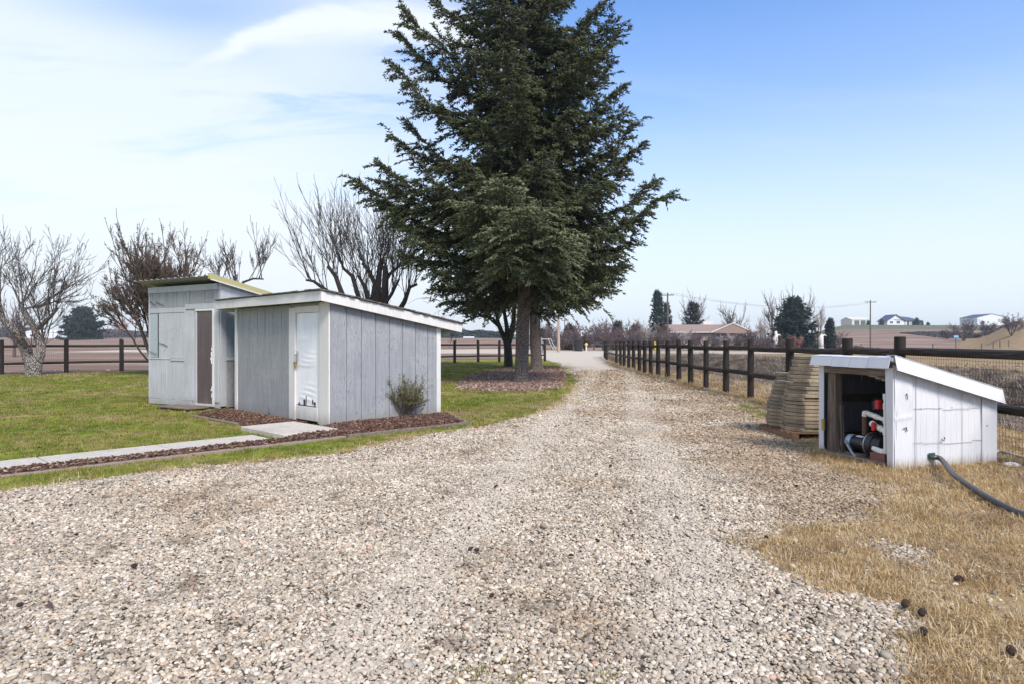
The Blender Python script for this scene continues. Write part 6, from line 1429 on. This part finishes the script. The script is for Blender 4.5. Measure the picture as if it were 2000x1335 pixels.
opx = [(1062, 628, 100), (1078, 634, 112), (1098, 640, 104), (1120, 640, 96), (1142, 640, 105), (1160, 630, 110), (1178, 636, 98), (1190, 628, 116), (1210, 640, 100), (1228, 634, 110), (1246, 640, 98), (1262, 632, 112), (1280, 640, 100), (1298, 642, 108), (1316, 648, 100), (1334, 650, 104), (1352, 654, 98), (1372, 656, 102), (1398, 656, 98), (1420, 658, 102), (1445, 652, 100), (1468, 650, 98), (1490, 656, 100)]
for k, (px, py, D) in enumerate(opx):
    far_bare(px, py - 9, D, 19, nm[k], 120 + k, ('twig_purple', 'twig_brown', 'twig_purple', 'twig_pale')[k % 4] if px > 1200 else 'twig_purple', trunks=k % 2, group='bare orchard trees along the road', kids=(5, 6, 5, 2), rm=.019, ang=(25, 65))
far_bare(1882, 614, 190, 22, 'bare grey clump of trees on the slope beside the dirt road', 150, 'twig_purple', trunks=0, leaf=dict(n=.3, s=.2, mat='far_scrub'), rm=.025)
far_bare(1850, 640, 200, 16, 'low bare thicket beside the grey clump on the slope', 151, 'twig_purple', trunks=0, leaf=dict(n=.3, s=.2, mat='far_scrub'), rm=.025)
far_bare(1930, 620, 200, 20, 'grey bare tree in front of the white barn', 152, 'twig_purple', trunks=0, leaf=dict(n=.3, s=.2, mat='far_scrub'), rm=.025)
far_bare(1975, 602, 150, 26, 'large dense grey bare tree at the far end of the fence', 153, 'twig_purple', trunks=0, leaf=dict(n=.25, s=.16, mat='far_scrub'), rm=.022)
far_bare(2030, 606, 160, 30, 'dense grey bare tree cut by the picture edge', 154, 'twig_purple', trunks=0, leaf=dict(n=.25, s=.16, mat='far_scrub'), rm=.022)
far_bare(238, 618, 260, 24, 'red-brown bare tree beyond the field next to the rounded pine', 155, 'twig_red', leaf=dict(n=.3, s=.25, mat='twig_red'), rm=.03)
far_bare(208, 640, 250, 8, 'small bare tree beside the rounded pine', 156, 'twig_purple', rm=.03)
far_bare(28, 590, 60, 25, 'bare tree behind the gnarled fruit tree', 157, 'twig_purple', rm=.012)
far_bare(700, 660, 20, 8, 'x', 158) if False else None

# far woods and ridge (uncountable)
def wood_mass(name, px0, px1, pyt, D, jag, n, seed, mat, dens=1.0):
    r = np.random.default_rng(seed); x0 = (px0 - 1000) * D / F; x1 = (px1 - 1000) * D / F; V = []; T = []; b = 0; N_ = int(n)
    x = r.uniform(x0, x1, N_); y = D + r.uniform(0, 25, N_); top = H - (pyt - HY) * D / F + (fnoise(x, x * 0, 1 / 14, seed, 3) - .6) * jag; g = height(x, y); z = g + (np.maximum(top - g, .5)) * r.random(N_) ** .7
    edge = np.clip(np.minimum(x - x0, x1 - x) / 12, .15, 1); z = g + (z - g) * edge
    s = r.uniform(.5, 1.2, (N_, 1)) * D / 400; a = norm(r.normal(0, 1, (N_, 3))); c = norm(np.cross(a, r.normal(0, 1, (N_, 3)))); o = np.stack([x, y, z], 1)
    V = np.stack([o - a * s, o + c * s, o + a * s, o - c * s], 1).reshape(-1, 3)
    ob = link(name, new_mesh(name, V, [np.arange(N_ * 4).reshape(-1, 4)], MATS[mat], attrs={'tint': r.random(N_ * 4)})); return tag(ob, kind='stuff')
wood_mass('distant_woods', -260, 70, 640, 430, 6, 14000, 1, 'far_scrub'); wood_mass('distant_woods', 60, 330, 647, 460, 4, 9000, 2, 'far_scrub')
wood_mass('distant_woods', 820, 1010, 645, 430, 5, 9000, 3, 'needles_far'); wood_mass('distant_woods', 1060, 1330, 660, 190, 4, 12000, 4, 'far_scrub')
wood_mass('distant_woods', 300, 620, 650, 450, 5, 6000, 5, 'far_scrub'); wood_mass('distant_woods', 1640, 1720, 662, 128, 1.0, 1500, 6, 'far_scrub')
wood_mass('hillside_scrub', 1850, 1990, 655, 205, 3, 5000, 7, 'far_scrub'); wood_mass('distant_woods', 1310, 1640, 656, 170, 5, 9000, 8, 'far_scrub')
# ridge behind everything
xs_ = np.linspace(-950, 950, 220); ys2 = np.array([700, 740, 790, 850, 930]); hgt_ = np.array([-8, .6, 1.0, .8, -.2])
X_, Y_ = np.meshgrid(xs_, ys2); base_ = 5 + 6 * fnoise(xs_, xs_ * 0, 1 / 180., 12, 3) + 5 * np.exp(-((xs_ + 50) / 100) ** 2); Z_ = np.where(hgt_[:, None] > 0, hgt_[:, None] * base_[None, :], hgt_[:, None])
i_, j_ = np.meshgrid(np.arange(219), np.arange(4)); a_ = (j_ * 220 + i_).ravel()
mk('ridge', simple((0.10, 0.115, 0.12), .95, .3, .01, 0, True))
tag(link('hills', new_mesh('hills', np.stack([X_.ravel(), Y_.ravel(), Z_.ravel()], 1), [np.stack([a_, a_ + 1, a_ + 221, a_ + 220], 1)], MATS['ridge'], True)), kind='structure')

# ------------------------------------------------------------------ the haze the far fields fade into
m = bpy.data.materials.new('haze_air'); m.use_nodes = True; t = m.node_tree; t.nodes.clear()
o_ = t.nodes.new('ShaderNodeOutputMaterial'); v = t.nodes.new('ShaderNodeVolumePrincipled'); v.inputs['Color'].default_value = (0.92, 0.96, 1.0, 1); v.inputs['Density'].default_value = 0.00045; v.inputs['Anisotropy'].default_value = 0.6
t.links.new(v.outputs[0], o_.inputs['Volume'])
me = bpy.data.meshes.new('haze'); b = MB(); b.box((0, 470, 12), (1960, 990, 40)); me.from_pydata(b.v, [], b.f); me.materials.append(m)
tag(link('haze', me), kind='stuff')
